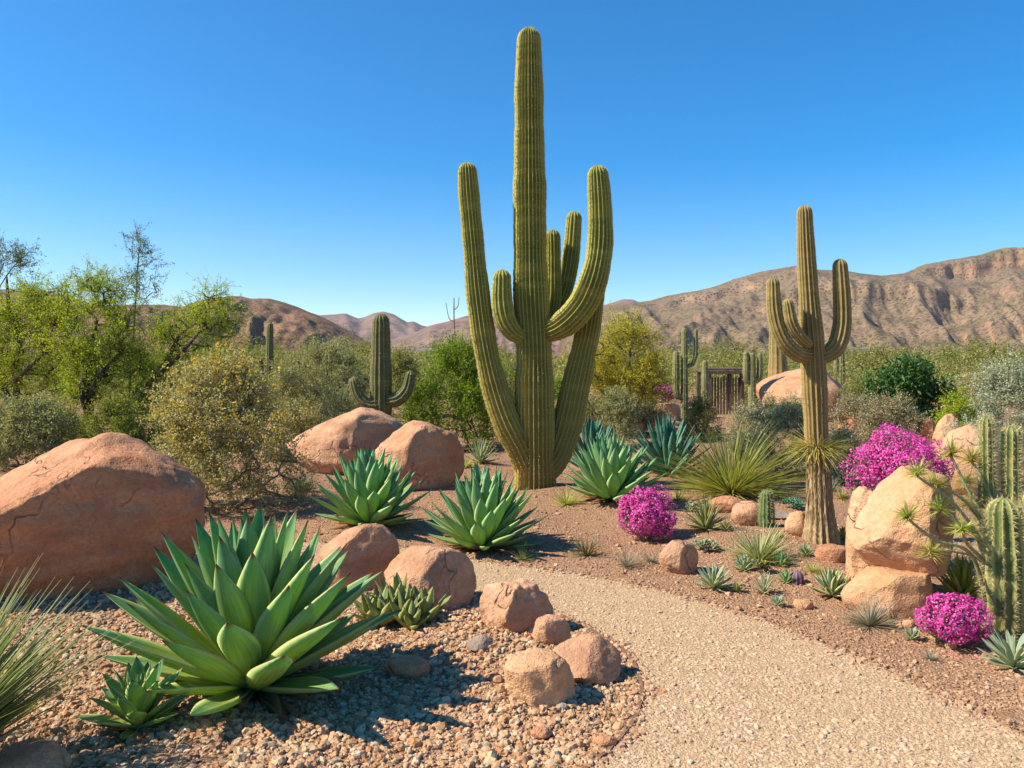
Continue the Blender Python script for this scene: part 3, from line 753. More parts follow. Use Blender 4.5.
def tree(name, label, px, Yd, trunks, ells, leafm, woodm, seed, ls=0.035, twl=0.3, twigs=9, lpt=13, cat='tree', group=None, up=0.35, asp=0.4, tr=0.07, dr=0.8, twr=0.004):
    """trunks: lists of picture points (with a depth offset) at depth Yd; ells: crown masses (px, py, rx, ry, dy, clumps)"""
    x = (px - CX) / F * Yd; g = np.array([x, Yd, float(H(x, Yd))])
    lpt = int(lpt * 1.9); twigs = int(twigs * 1.25)
    rs = rng(seed); root = empty(name, g, label, cat, group)
    wood, lf = MB(), MB(); sk = []
    for T in trunks:
        w = T[0] if isinstance(T[0], (int, float)) else tr
        pts = T[1:] if isinstance(T[0], (int, float)) else T
        P = np.array([at(p[0], p[1], Yd) + np.array([0, p[2] if len(p) > 2 else 0, 0]) - g for p in pts])
        P[:, 1] += np.r_[0, rs.uniform(-.05, .05, len(P) - 1)]
        if P[0, 2] < .25: P[0, 2] = -0.05
        S = smoothline(P, 6)
        tube(wood, S, [w * 1.25, w, w * .45], 8)
        sk.append(S[len(S) // 3:])
    sk = np.vstack(sk)
    Cs, Us = [], []
    for (ex, ey, rx, ry, dy, nc) in ells:
        c0 = at(ex, ey, Yd) - g + [0, dy, 0]
        u = rs.randn(nc, 3); u /= np.linalg.norm(u, axis=1)[:, None]
        rr = rs.uniform(.15, 1, nc) ** .45
        Cs.append(c0 + u * rr[:, None] * np.array([rx, rx * dr, ry]) / F * Yd); Us.append(u)
    C = np.vstack(Cs); U = np.vstack(Us)
    for i in np.argsort(np.array([np.linalg.norm(sk - c, axis=1).min() for c in C])):
        c = C[i]; dd = np.linalg.norm(sk - c, axis=1) + 1.2 * np.maximum(0, sk[:, 2] - c[2])
        p0 = sk[np.argmin(dd)]
        ln = np.linalg.norm(c - p0)
        mid = (p0 + c) / 2 + rs.randn(3) * .12 * ln + [0, 0, .08 * ln]
        S = smoothline([p0, mid, c], 5)
        tube(wood, S, [max(tr * .30, .008), max(tr * .1, .004)], 5)
        sk = np.vstack([sk, S[2:]])
    n = len(C) * twigs
    d = rs.randn(n, 3); d[:, 2] += up; d += .5 * np.repeat(U, twigs, 0); d /= np.linalg.norm(d, axis=1)[:, None]
    rp = np.repeat(C, twigs, 0) + rs.randn(n, 3) * twl * .2
    Lw = twl * rs.uniform(.5, 1.3, n)
    k = np.cross(d, rs.randn(n, 3)); k /= np.linalg.norm(k, axis=1)[:, None]
    tip = rp + d * Lw[:, None]
    wv = np.stack([rp - k * twr, rp + k * twr, tip + k * twr * .4, tip - k * twr * .4], 1)
    wood.add(wv.reshape(-1, 3), np.arange(n * 4).reshape(-1, 4))
    t = rs.uniform(.05, 1.05, (n, lpt))
    P = (rp[:, None] + d[:, None] * (Lw[:, None] * t)[..., None] + rs.randn(n, lpt, 3) * ls * .7).reshape(-1, 3)
    P = P[P[:, 2] > .02]
    diamonds(lf, P, ls, seed + 1, asp=asp)
    wood.build('trunk', woodm, root); lf.build('crown', leafm, root)
    return root

# ------------------------------------------------------------------ the setting: ground, path, hills
xs = np.r_[-np.geomspace(2500, 10, 26), np.arange(-9.9, 10, .11), np.geomspace(10, 2500, 26)]
ys = np.r_[-60, -15, -4, np.arange(-1, 14, .11), np.geomspace(14, 3500, 60)]
XX, YY = np.meshgrid(xs, ys)
ZZ = H(XX, YY)
fade = np.clip((YY - 60) / 200, 0, 1); ZZ = ZZ * (1 - fade) - 0.2 * fade
mb = MB(); nx, ny = len(xs), len(ys)
i, j = np.meshgrid(np.arange(ny - 1), np.arange(nx - 1), indexing='ij'); a = i * nx + j
mb.add(np.stack([XX, YY, ZZ], -1), np.stack([a, a + 1, a + 1 + nx, a + nx], -1).reshape(-1, 4))
tag(mb.build('ground', M['soil']), kind='structure')

# path: one sheet, triangulated strip by strip between its two edges
import bmesh
bm = bmesh.new()
vs = [bm.verts.new((p[0], p[1], 0.006)) for p in path_poly]
bm.faces.new(vs); bmesh.ops.triangulate(bm, faces=bm.faces[:])
me = bpy.data.meshes.new('path'); bm.to_mesh(me); bm.free(); me.materials.append(M['path'])
po = bpy.data.objects.new('path', me); col.objects.link(po); tag(po, kind='structure')
po.data.polygons.foreach_set('use_smooth', [False] * len(po.data.polygons))

def edging(name, line, label, h, w, off=0.0):
    line = np.asarray(line); T = np.gradient(line, axis=0); T /= np.linalg.norm(T, axis=1)[:, None]; N = np.stack([-T[:, 1], T[:, 0]], 1)
    a, b = line + N * (off - w / 2), line + N * (off + w / 2); n = len(line)
    hh = h * (1 + .25 * np.sin(np.arange(n) * 1.7))
    V = np.stack([np.c_[a, np.full(n, -.02)], np.c_[a, hh], np.c_[b, hh], np.c_[b, np.full(n, -.02)]], 1)
    o = np.arange(n - 1)[:, None] * 4 + np.arange(3)[None]
    mb = MB(); mb.add(V, np.stack([o, o + 1, o + 5, o + 4], -1).reshape(-1, 4)); ob = mb.build(name, M['edging'], smooth=False)
    return tag(ob, label, 'edging')
edging('path_edging', top_w[14:], 'thin rusty edging strip between gravel path and brown planting bed', .005, .022)
edging('path_edging', low_w[28:92], 'thin curved edging strip around the pebble bed with the sandstone rocks', .014, .016)

# loose stones
rs = rng(7)
def inbed(n, x0, x1, y0, y1, pw=1.0):
    y = y0 + (y1 - y0) * rs.rand(n) ** pw; hw = (y * .68 + .4)
    x = rs.uniform(-1, 1, n) * hw
    return x, y
x, y = inbed(85000, 0, 0, 2.3, 6.6, 1.35)
left = (x < np.interp(y, low_w[::-1, 1], low_w[::-1, 0])) & (~pip(x, y, path_poly)) & (y < 6.2) & (x > -4.2)
x, y = x[left], y[left]
sz = np.clip(rs.lognormal(math.log(.0175), .45, len(x)), .008, .052)
z = H(x, y) + sz * .12
mb = MB(); big = sz > .02
scatter(mb, np.c_[x, y, z][big], sz[big], 3, sub=1); scatter(mb, np.c_[x, y, z][~big], sz[~big], 4, sub=0)
tag(mb.build('pebbles', M['pebble'], smooth=False), kind='stuff')
x, y = inbed(150000, 0, 0, 2.3, 7.2, 1.5)
k = pip(x, y, path_poly); x, y = x[k], y[k]
sz = np.clip(rs.lognormal(math.log(.0115), .38, len(x)), .006, .036)
mb = MB(); scatter(mb, np.c_[x, y, .003 + sz * .10], sz, 5, sub=0, flat=(.4, .75))
tag(mb.build('gravel', M['grit'], smooth=False), kind='stuff')
x, y = inbed(90000, 0, 0, 3.4, 14, 1.6)
k = (~pip(x, y, path_poly)) & ((x > np.interp(y, low_w[::-1, 1], low_w[::-1, 0])) | (y > 6.0)); x, y = x[k], y[k]
sz = np.clip(rs.lognormal(math.log(.0105), .48, len(x)), .005, .06)
mb = MB(); scatter(mb, np.c_[x, y, H(x, y) + sz * .1], sz, 6, sub=0)
tag(mb.build('soil_gravel', M['soilgrit'], smooth=False), kind='stuff')

ln = np.vstack([top_w[10:], low_w[20:96]]); kk = rs.randint(0, len(ln), 5200)
q = ln[kk] + rs.randn(5200, 2) * .032
sz = np.clip(rs.lognormal(math.log(.012), .5, len(q)), .006, .045)
mb = MB(); scatter(mb, np.c_[q, np.maximum(H(q[:, 0], q[:, 1]), .004) + sz * .12], sz, 8, sub=0)
tag(mb.build('edge_gravel', M['soilgrit'], smooth=False), kind='stuff')

def hill(name, ridge, D0, D1, D2, mat, seed, nu=420, nv=110, gul=.17, cliff=None, foot=0.0, pw=1.25, back=0.5, freq=1.0):
    """a range: ridge line (picture points, at distance D1), front slope from D0, back slope to D2"""
    ridge = np.asarray(ridge, float)
    px = np.linspace(ridge[0, 0], ridge[-1, 0], nu)
    zc = (HY - np.interp(px, ridge[:, 0], ridge[:, 1])) / F * D1 + EYE
    v = np.r_[np.unique(np.r_[np.linspace(0, 1, nv), np.linspace(.56, .70, 28), np.linspace(.82, .98, 40)]) if cliff else np.linspace(0, 1, nv), np.linspace(1, 1.6, 24)[1:]]
    o = rng(seed).uniform(-100, 100, 3)
    V = np.zeros((len(v), nu, 3))
    X1 = (px - CX) / F * D1
    for i, vv in enumerate(v):
        D = D0 + (D1 - D0) * vv if vv <= 1 else D1 + (D2 - D1) * (vv - 1) / .6
        X = X1 * (0.55 + .45 * min(vv, 1)) if vv <= 1 else X1 * (1 + .1 * (vv - 1))
        pr = vv ** pw if vv <= 1 else max(0, 1 - ((vv - 1) / .6) ** 1.3)
        env = math.sin(PI * min(vv, 1.0)) ** .8 * (1 - .5 * vv) if vv <= 1 else .15
        for j in range(nu):
            s_ = X1[j] / D1 * 9 * freq
            g_ = 1 - 2 * abs(mnoise.noise(Vector((s_ * 1.0 + .5 * mnoise.noise(Vector((s_ * .7, vv * 2, o[2]))), vv * 1.1, 0)) + Vector(o)))
            g2 = 1 - 2 * abs(mnoise.noise(Vector((s_ * 2.7, vv * 3.0, 3.3)) + Vector(o)))
            g3 = mnoise.fractal(Vector((s_ * 6.5, vv * 9, 1.3)) + Vector(o), 1.0, 2.0, 4)
            p_ = pr
            if cliff is not None and vv <= 1:
                for (va, vb, amt, xa, xb) in cliff:
                    mk = min(1, max(0, (px[j] - xa) / 60)) * min(1, max(0, (xb - px[j]) / 60))
                    if mk > 0:
                        c_ = va + .05 * mnoise.noise(Vector((s_ * 1.5, 0, 7)) + Vector(o)) + .02 * mnoise.noise(Vector((s_ * 7, 0, 7)) + Vector(o))
                        st = 1 / (1 + math.exp(-(vv - c_) / vb))
                        p_ = p_ + mk * amt * (st - 1 / (1 + math.exp(-(1 - c_) / vb)))
            V[i, j] = (X[j], D, zc[j] * (max(p_, 0) + env * gul * (g_ * .8 + g2 * .45 + g3 * .26)) - 1.0)
    n = len(v); i, j = np.meshgrid(np.arange(n - 1), np.arange(nu - 1), indexing='ij'); a = i * nu + j
    mb = MB(); mb.add(V, np.stack([a, a + 1, a + 1 + nu, a + nu], -1).reshape(-1, 4))
    return tag(mb.build(name, mat), kind='structure')
hill('far_range', [(150, 318), (250, 312), (300, 316), (335, 314), (345, 313), (358, 318), (364, 317), (373, 313), (383, 311), (393, 314), (407, 322), (413, 321), (421, 325), (432, 327), (470, 326), (560, 316), (595, 306), (607, 304), (622, 299), (632, 299), (643, 303), (700, 312), (800, 316)], 1500, 2600, 3300, M['range'], 11, nu=260, nv=60, freq=1.6)
hill('middle_range', [(330, 352), (370, 346), (400, 336), (413, 333), (430, 325), (447, 321), (467, 315), (500, 317), (540, 322), (580, 326), (640, 334), (700, 344)], 900, 1500, 1900, M['range'], 12, nu=260, nv=70, freq=1.5)
hill('brown_hill', [(-500, 290), (-300, 278), (-120, 284), (0, 289), (30, 288), (60, 293), (100, 304), (130, 303), (160, 304), (182, 306), (200, 299), (222, 296), (237, 295), (252, 297), (270, 297), (285, 301), (300, 307), (318, 314), (330, 320), (345, 329), (358, 336), (375, 345), (395, 352), (420, 358), (440, 360)], 240, 520, 700, M['hill'], 13, nu=420, nv=110, gul=.30, freq=1.5)
hill('mesa', [(560, 330), (590, 312), (607, 305), (633, 302), (650, 300), (667, 295), (700, 290), (717, 285), (733, 279), (760, 271), (790, 266), (799, 265), (817, 269), (845, 270), (863, 273), (882, 275), (908, 272), (925, 266), (940, 261), (963, 257), (981, 254), (992, 250), (1004, 247), (1024, 247), (1080, 243), (1200, 250), (1400, 262), (1600, 300)], 560, 1200, 1700, M['mesa'], 14, nu=680, nv=150, gul=.21, pw=1.15,
     cliff=[(.92, .006, .17, 900, 1500), (.63, .007, .13, 700, 985), (.86, .006, .12, 620, 810)], freq=1.2)

# the desert air
hz = NT('haze_air'); hz.t.nodes.remove(hz.p)
pv = hz.n('VolumePrincipled'); pv.inputs['Color'].default_value = (0.78, 0.86, 1.0, 1); pv.inputs['Density'].default_value = 0.8e-4; pv.inputs['Anisotropy'].default_value = 0.3
hz.t.links.new(pv.outputs[0], hz.out.inputs['Volume'])
hb = np.array([(sx, sy, sz) for sx in (-3600, 3600) for sy in (-80, 3700) for sz in (-3, 520)], float)
mb = MB(); mb.add(hb, [(0, 1, 3, 2), (4, 6, 7, 5), (0, 4, 5, 1), (2, 3, 7, 6), (0, 2, 6, 4), (1, 5, 7, 3)])
tag(mb.build('haze', hz.m, smooth=False), kind='stuff')

# far-off valley scrub, one mass
mb = MB(); rs = rng(21)
nb = 2300
yb = np.exp(rs.uniform(math.log(23), math.log(420), nb)); xb = rs.uniform(-.80, .80, nb) * yb
keep = ~((yb < 60) & (xb / yb * F + CX > 480) & (xb / yb * F + CX < 600))
for X0, Y0 in zip(xb[keep], yb[keep]):
    h = rs.uniform(.8, 2.2) * (1 + Y0 / 500); w = h * rs.uniform(.8, 1.6)
    n = 420 if Y0 < 60 else (200 if Y0 < 120 else 70)
    u = rs.randn(n, 3); u /= np.linalg.norm(u, axis=1)[:, None]
    P = u * (rs.rand(n, 1) ** .4) * [w * .6, w * .6, h * .5] + [X0, Y0, h * .5 - .1] + rs.randn(n, 3) * .08
    diamonds(mb, P, min(.0026 * Y0 + .01, .8), int(rs.randint(1e6)), asp=.7)
tag(mb.build('valley_scrub', M['scrub'], smooth=False), kind='stuff')

# pale buildings far off in the valley
def building(label, x0, x1, yt, D, nwin):
    Wd = (x1 - x0) / F * D; h = EYE - (yt - HY) / F * D + 0.3; X = ((x0 + x1) / 2 - CX) / F * D
    root = empty('building', (X, D, -.2), label, 'building')
    def box(mb, c, s):
        v = np.array([(sx, sy, sz) for sx in (-.5, .5) for sy in (-.5, .5) for sz in (-.5, .5)]) * s + c
        mb.add(v, [(0, 1, 3, 2), (4, 6, 7, 5), (0, 4, 5, 1), (2, 3, 7, 6), (0, 2, 6, 4), (1, 5, 7, 3)])
    w = MB(); box(w, (0, 3, h / 2), (Wd, 6, h)); w.build('wall', M['wall'], root, smooth=False)
    r_ = MB(); box(r_, (0, 3, h + .12), (Wd + .8, 6.8, .24)); r_.build('roof', M['roof'], root, smooth=False)
    for i in range(nwin):
        q = MB(); box(q, (Wd * ((i + .5) / nwin - .5), -.03, h * .55), (Wd / nwin * .45, .08, h * .4)); q.build('window', M['glass'], root, smooth=False)
building('low pale building in the valley behind the green bush', 413, 446, 353, 75, 4)
building('low white flat-roofed building in the valley below the mesa', 826, 878, 350, 110, 6)

# ------------------------------------------------------------------ the great saguaro
def cactus(name, label, g, limbs, mat, spine=M['spine'], cat='cactus', group=None, **kw):
    """limbs: (part name, [(px, py, dy)...] picture points with a depth offset, [widths in px], extra)"""
    root = empty(name, g, label, cat, group)
    for q, (pn, pts, wpx, ex) in enumerate(limbs):
        P = np.array([at(p[0], p[1], g[1] + (p[2] if len(p) > 2 else 0)) - np.array(g) for p in pts])
        if pn in ('trunk', 'column') and ex.get('foot', True): P[0, 2] = -0.04
        rad = np.array(wpx) / F * g[1] / 2
        m = MB(); k = dict(kw); k.update({a_: b_ for a_, b_ in ex.items() if a_ not in ('foot', 'mat')}); k.setdefault('seed', q + 3)
        limb(m, P, rad, z0=0.0, **k)
        m.build(pn, [ex.get('mat', mat), spine], root)
    return root
g = place(534, 487)
cactus('saguaro', 'tallest saguaro, thick golden-green trunk with six upright arms', g, [
    ('trunk', [(535, 489), (535, 460), (534.5, 400), (534, 345), (531, 290), (530, 230), (529.5, 160), (529, 90), (529, 40)], [43, 40, 38, 36, 34, 33, 31, 29, 24], dict(ribs=26, step=.04, depth=.19)),
    ('arm', [(530, 470, -.02), (519, 446, -.06), (505, 418, -.08), (494, 385, -.08), (485, 345, -.08), (478, 295, -.06), (473, 240, -.05), (469, 195, -.05), (467.5, 172, -.05)], [30, 29, 27, 25, 24, 23, 22, 21, 19], dict(ribs=19)),
    ('arm', [(521, 337, -.10), (512, 331, -.16), (505, 319, -.18), (502, 300, -.18), (502, 279, -.18)], [17, 20, 21, 20, 18], dict(ribs=14)),
    ('arm', [(547, 331, -.04), (559, 327, -.14), (572, 317, -.22), (585, 300, -.26), (595, 275, -.32), (600, 245, -.30), (600, 210, -.30), (598, 176, -.30)], [22, 27, 28, 28, 26, 24, 22.5, 21], dict(ribs=19)),
    ('arm', [(536, 325, .18), (548, 318, .28), (553, 300, .32), (553.5, 270, .32), (553, 237, .32)], [16, 17, 17, 16, 15], dict(ribs=14)),
    ('arm', [(538, 318, .2), (556, 308, .42), (565, 288, .46), (571, 255, .46), (574, 219, .46)], [16, 18, 19, 18, 16], dict(ribs=14)),
    ('arm', [(540, 474, .03), (556, 455, .10), (567, 425, .14), (576, 385, .14), (586, 340, .12), (593, 300, .10), (598, 262, .08)], [30, 31, 30, 28, 26, 22, 18], dict(ribs=19)),
], M['saguaro'], step=.045, sl=.02, sgap=.05, ns=4, depth=.2)

# the saguaro with a palm-like tuft round its fibrous foot
g = place(821, 541)
sag2 = cactus('saguaro', 'brown-ribbed saguaro with four stems on a fibrous trunk with a spiky tuft', g, [
    ('trunk', [(818.5, 478), (817, 450), (815, 400), (812.5, 350), (809, 300), (806, 250), (804.5, 213)], [21, 24, 24.5, 24, 21, 18.5, 15], dict(ribs=16, foot=False)),
    ('arm', [(810, 356, -.03), (798, 354, -.10), (786, 344, -.13), (778, 328, -.13), (774, 308, -.12), (773, 284, -.12)], [14, 17, 16, 15, 14, 12.5], dict(ribs=12)),
    ('arm', [(809, 345, -.10), (800, 337, -.16), (792, 324, -.18), (788, 304, -.18)], [10, 12, 12, 10], dict(ribs=11)),
    ('arm', [(815, 357, 0), (827, 355, -.01), (837, 345, -.01), (842, 325, 0), (842, 300, 0), (840, 266, 0)], [15, 18, 17.5, 17, 16, 14.5], dict(ribs=12)),
], M['saguarob'], step=.03, sl=.011, sgap=.035, ns=4, sw=.0012, depth=.22)
gl = np.array(g)
P = np.array([at(*p, g[1]) - gl for p in [(821, 541), (820.5, 525), (819.5, 500), (818.5, 470), (818, 455)]]); P[0, 2] = -.04
mb = MB(); limb(mb, P, np.array([37, 30, 25, 23, 19]) / F * g[1] / 2, ribs=17, depth=.16, spines=False, step=.02, wob=.05)
rsb = rng(88)
for i in range(260):
    t = rsb.rand(); a = rsb.uniform(0, 2 * PI); c = P[0] * (1 - t) + P[-1] * t; r_ = np.interp(t, [0, .25, .5, 1], [18, 14, 12.2, 11]) / F * g[1]
    b0 = c + np.array([math.cos(a), math.sin(a), 0]) * r_ * .95
    tube(mb, [b0, b0 + np.array([math.cos(a), math.sin(a), 0]) * .012 + [0, 0, -.05], b0 + np.array([math.cos(a), math.sin(a), 0]) * .010 + [0, 0, -.11]], [.004, .001], 3)
mb.build('fibrous_base', M['fibre'], sag2)
mb = MB(); blades(mb, 300, .25, .008, (-.75, .75), (-.5, .1), 31, r0=.07, base=at(817, 452, g[1]) - gl, zr=.07)
mb.build('leaf_tuft', M['goldtuft'], sag2)

# squat three-armed cactus behind the two boulders
x = (381 - CX) / F * 12.4; g = (x, 12.4, float(H(x, 12.4)))
cactus('cactus', 'squat dark cactus with two short raised arms behind twin boulders', g, [
    ('trunk', [(381, 440), (381, 410), (381, 370), (381, 322)], [20, 21, 21.5, 17], dict(ribs=14)),
    ('arm', [(379, 405, -.05), (367, 405, -.08), (358, 396, -.08), (354, 383, -.08)], [14, 15, 13, 11], dict(ribs=11)),
    ('arm', [(384, 401, -.03), (398, 399, -.06), (407, 389, -.06), (410, 376, -.06)], [13, 15, 13, 11], dict(ribs=11)),
], M['darkcactus'], step=.06, sl=.035, sgap=.07, ns=3)

# far columns
def far_cactus(label, px, Yd, limbs, mat='farcactus', **kw):
    x = (px - CX) / F * Yd; g = (x, Yd, float(H(x, Yd)))
    return cactus('column_cactus', label, g, limbs, M[mat], step=.12, sl=.05, sgap=.15, ns=2, ribs=10, per=4, sw=.004, **kw)
far_cactus('slender dark column cactus with one short side stem beyond the yellowish shrub', 269, 24, [('column', [(269, 408), (269.5, 360), (270, 326)], [9, 8.5, 6.5], {}), ('arm', [(268, 388), (262, 386), (261, 375), (261, 361)], [5, 6, 6, 5], {})], 'darkcactus')
far_cactus('thin pale column cactus rising from the grey-olive shrubs', 314, 26, [('column', [(314, 400), (314, 365), (314.5, 338)], [4.6, 4.4, 3.4], {})])
far_cactus('tall thin column cactus with two close side stems by the wooden shelter', 685, 15.5, [('column', [(684.5, 435), (684.5, 385), (684.5, 331)], [8, 7, 6], {}), ('arm', [(684, 398), (677, 396), (676, 380), (676, 354)], [6, 7, 7, 6], {}), ('arm', [(685, 367), (693, 364), (696, 352), (696, 331)], [4, 4.5, 4.2, 3.5], {})])
far_cactus('single short green column cactus against the wooden shelter', 705, 16.5, [('column', [(705, 430), (705, 390), (705, 363)], [8, 7, 6], {})])
far_cactus('low cactus with three parallel stems beside the big round boulder', 753, 19, [('column', [(752, 418), (752, 390), (752, 356)], [8, 7.5, 6.5], {}), ('arm', [(752, 383), (746, 380), (746, 370), (746, 354)], [6, 6.5, 6, 5], {}), ('arm', [(753, 381), (759, 379), (760, 370), (760, 355)], [6, 6.5, 6, 5], {})])
far_cactus('dark low cactus clump with three upright stems under the yellow-flowered tree', 643, 18, [('column', [(643, 420), (643, 385), (643, 372)], [7, 6.5, 6], {}), ('column', [(637, 420), (636.5, 385), (636, 357)], [6, 6, 5], {}), ('column', [(650, 420), (650.5, 385), (651, 368)], [6, 6, 5], {})], 'darkcactus')
far_cactus('thick brown column cactus hidden behind the tufted saguaro arm', 778, 21, [('column', [(778, 415), (778, 370), (777, 330), (776, 302)], [20, 19, 16, 11], {})], 'saguarob')
far_cactus('short green column cactus behind the round boulder, below the mesa', 841, 26, [('column', [(841, 398), (841, 375), (841, 353)], [9, 8.5, 7], {}), ('arm', [(840, 378), (836.5, 375), (836, 358)], [5, 5, 4], {})])
far_cactus('thin distant cactus beside the grey-olive scrub under the mesa', 663, 30, [('column', [(663, 392), (663, 375), (663, 362)], [5, 4.5, 3.6], {})], 'darkcactus')

# columnar cactus group at the picture's right edge
g = place(1005, 631)
colc = cactus('ribbed_cactus', 'spiny deep-ribbed cactus of three columns beside the pink shrub', g, [
    ('column', [(1006, 632), (1006, 590), (1005, 545), (1004, 514)], [36, 37, 37, 32], dict(ribs=11, seed=5)),
    ('column', [(992, 632, .25), (988, 560, .25), (987, 480, .25), (986.5, 424, .25)], [15, 18, 18, 15.5], dict(ribs=9, seed=6)),
    ('column', [(1014, 632, .22), (1012, 560, .22), (1011, 480, .22), (1011, 434, .22)], [20, 21, 21, 18], dict(ribs=9, seed=7)),
    ('column', [(1034, 632, .12), (1033, 570, .12), (1032, 500, .12)], [22, 23, 19], dict(ribs=9, seed=8)),
], M['ribcactus'], M['spinew'], step=.018, depth=.30, per=8, sl=.034, sgap=.016, ns=7, sw=.0011)

g = place(767, 527)
cactus('barrel_cactus', 'small stubby green cactus standing beside the round rock', g, [('column', [(766.5, 528), (766.5, 512), (766.5, 496)], [15, 16, 13], dict(ribs=12))], M['smallcactus'], step=.012, sl=.028, sgap=.018, ns=5, sw=.0013)
g = place(797, 583)
cactus('purple_cactus', 'tiny purple ball cactus on the soil next to grey succulents', g, [('column', [(797, 585), (797, 580), (797, 577)], [10, 14, 13], dict(ribs=9))], M['purple'], step=.006, sl=.008, sgap=.012, ns=2, sw=.0008)

# ------------------------------------------------------------------ boulders and rocks
bl = rock('boulder', 'huge red sandstone boulder behind the biggest agave', -46, 202, 434, 606, M['red'], 41,
          cuts=[(.50, -.85, -.10, .56), (-.48, -.45, .76, .60)], dr=1.0, sub=5, amp=.075)
rock('boulder', 'broad sloping boulder with the squat cactus behind it', 290, 414, 408, 478, M['sand'], 42, cuts=[(.75, -.6, .1, .52), (-.6, -.2, .8, .66)], dr=.9, amp=.08, Yf=10.3)
rock('boulder', 'rounded boulder right behind the two twin agaves', 372, 464, 421, 490, M['sand'], 43, cuts=[(.75, -.62, .1, .5), (-.55, -.25, .8, .72)], dr=.8, amp=.09)
rock('rock', 'rounded pinkish rock between the biggest agave and the twin agaves', 318, 401, 522, 590, M['sand'], 44, cuts=[(.5, -.85, .2, .62), (-.5, -.3, .8, .75)], amp=.07)
rock('rock', 'egg-shaped orange rock behind the small clustered agave', 384, 476, 547, 611, M['sand'], 45, cuts=[(.72, -.65, .25, .48), (-.45, -.45, .75, .66), (.2, .2, 1, .8)], dr=.85, amp=.07)
rock('rock', 'craggy orange rock at the path bend with a notched top', 479, 554, 581, 631, M['sand'], 46, cuts=[(.65, -.72, .2, .52), (-.6, -.5, .5, .68), (0, 0, 1, .72)], dr=.8, amp=.15)
rock('rock', 'small blocky orange rock touching the path edge', 532, 571, 616, 645, M['sand'], 47, cuts=[(.5, -.8, .3, .55), (0, 0, 1, .66)], amp=.12, sub=3)
rock('rock', 'pale jagged rock lying nearest on the pebble bed', 504, 576, 655, 706, M['buff'], 48, cuts=[(.15, -.95, .1, .62), (-.2, -.1, 1, .62), (.8, -.5, .2, .6)], dr=.85, amp=.13, box=.25)
rock('rock', 'wedge-shaped tan rock leaning toward the path edging', 549, 623, 637, 684, M['sand'], 49, cuts=[(-.55, -.6, .75, .45), (.7, -.6, .45, .45)], dr=.85, amp=.08)
rock('rock', 'flat reddish stone shaded by the biggest agave', 386, 431, 659, 679, M['red'], 50, cuts=[(0, 0, 1, .6)], amp=.08, sub=3, group=None)
rock('stone', 'grey slate chip lying on the pebble bed', 467, 493, 636, 653, M['grey'], 51, cuts=[(-.5, -.5, .7, .4), (.5, -.7, .4, .4)], amp=.1, sub=3)
rock('stone', 'small orange stone lying alone on the gravel path', 648, 671, 690, 702, M['sand'], 52, amp=.1, sub=3, cuts=[(0, 0, 1, .7)])
rock('rock', 'rounded rock in the shade below the desert spoon', -8, 68, 744, 792, M['sand'], 53, amp=.07, cuts=[(-.3, -.3, .9, .72)])
for (lab, a_, b_, yt, yb, mt, sd_) in [('white pebble by the nearest rock of the pebble bed', 556, 568, 703, 711, 'grey', 60), ('small pale stone at the inner curve of the edging', 612, 628, 722, 733, 'buff', 61), ('small rust-coloured stone near the edging curve', 594, 617, 735, 749, 'red', 62), ('small brown stone below the jagged rock', 530, 552, 727, 740, 'red', 63), ('tiny red stone near the slate chip', 434, 444, 647, 655, 'red', 64), ('white stone lower on the pebble bed', 572, 584, 740, 750, 'buff', 65)]:
    rock('stone', lab, a_, b_, yt, yb, M[mt], sd_, amp=.12, sub=3)
# right bed
st = rock('boulder', 'squared buff stone block carrying the big boulder', 847, 941, 568, 618, M['buff'], 54, cuts=[(0, 0, 1, .78), (.1, -1, .05, .70), (.9, -.45, 0, .66), (-.8, -.6, .1, .75)], dr=.8, amp=.06, box=.35)
rock('boulder', 'tall pale stone wedged behind the squared block', 846, 888, 486, 580, M['buff'], 55, cuts=[(-.3, -.9, .2, .6), (.4, 0, .9, .7)], dr=1.0, amp=.07, Yf=4.98)
rock('boulder', 'big faceted boulder resting on the squared stone block', 856, 966, 468, 566, M['buff'], 56, cuts=[(-.80, -.15, .58, .40), (-.40, -.85, .25, .60), (.78, -.60, .05, .46), (.1, -.2, .95, .78), (-.5, -.6, -.6, .70)], dr=.9, amp=.07, zbase=EYE - (569 - HY) / F * 4.8, Yf=4.60, sub=5, sink=.06)
rock('rock', 'round orange rock at the path bend below the pink shrub', 659, 699, 540, 574, M['sand'], 57, cuts=[(.7, -.65, .1, .62)], amp=.05)
rock('rock', 'round rock next to the stubby cactus', 731, 762, 501, 526, M['sand'], 58, amp=.05, sub=3)
rock('rock', 'low pinkish rock beside the round one, partly shaded', 706, 748, 496, 522, M['red'], 59, amp=.06, Yf=7.6)
rock('rock', 'buff rock just beside the fibrous trunk foot', 785, 812, 511, 537, M['buff'], 70, amp=.07, sub=3)
rock('stone', 'flat pink stone between trunk foot and stone block', 815, 848, 545, 562, M['red'], 71, amp=.09, cuts=[(0, 0, 1, .5)], sub=3)
rock('stone', 'small flat tan stone near the edge of the path', 793, 813, 600, 609, M['buff'], 72, amp=.1, cuts=[(0, 0, 1, .5)], sub=3)
rock('stone', 'little white stone in front of the lower pink shrub', 945, 957, 641, 650, M['buff'], 73, amp=.1, sub=3)
rock('stone', 'small pale stone between the grey tuft and lower pink shrub', 902, 915, 620, 629, M['buff'], 74, amp=.1, sub=3)
rock('rock', 'brown rock behind the pale spiky agave', 757, 800, 513, 532, M['grey'], 75, amp=.1, sub=3, Yf=7.3)
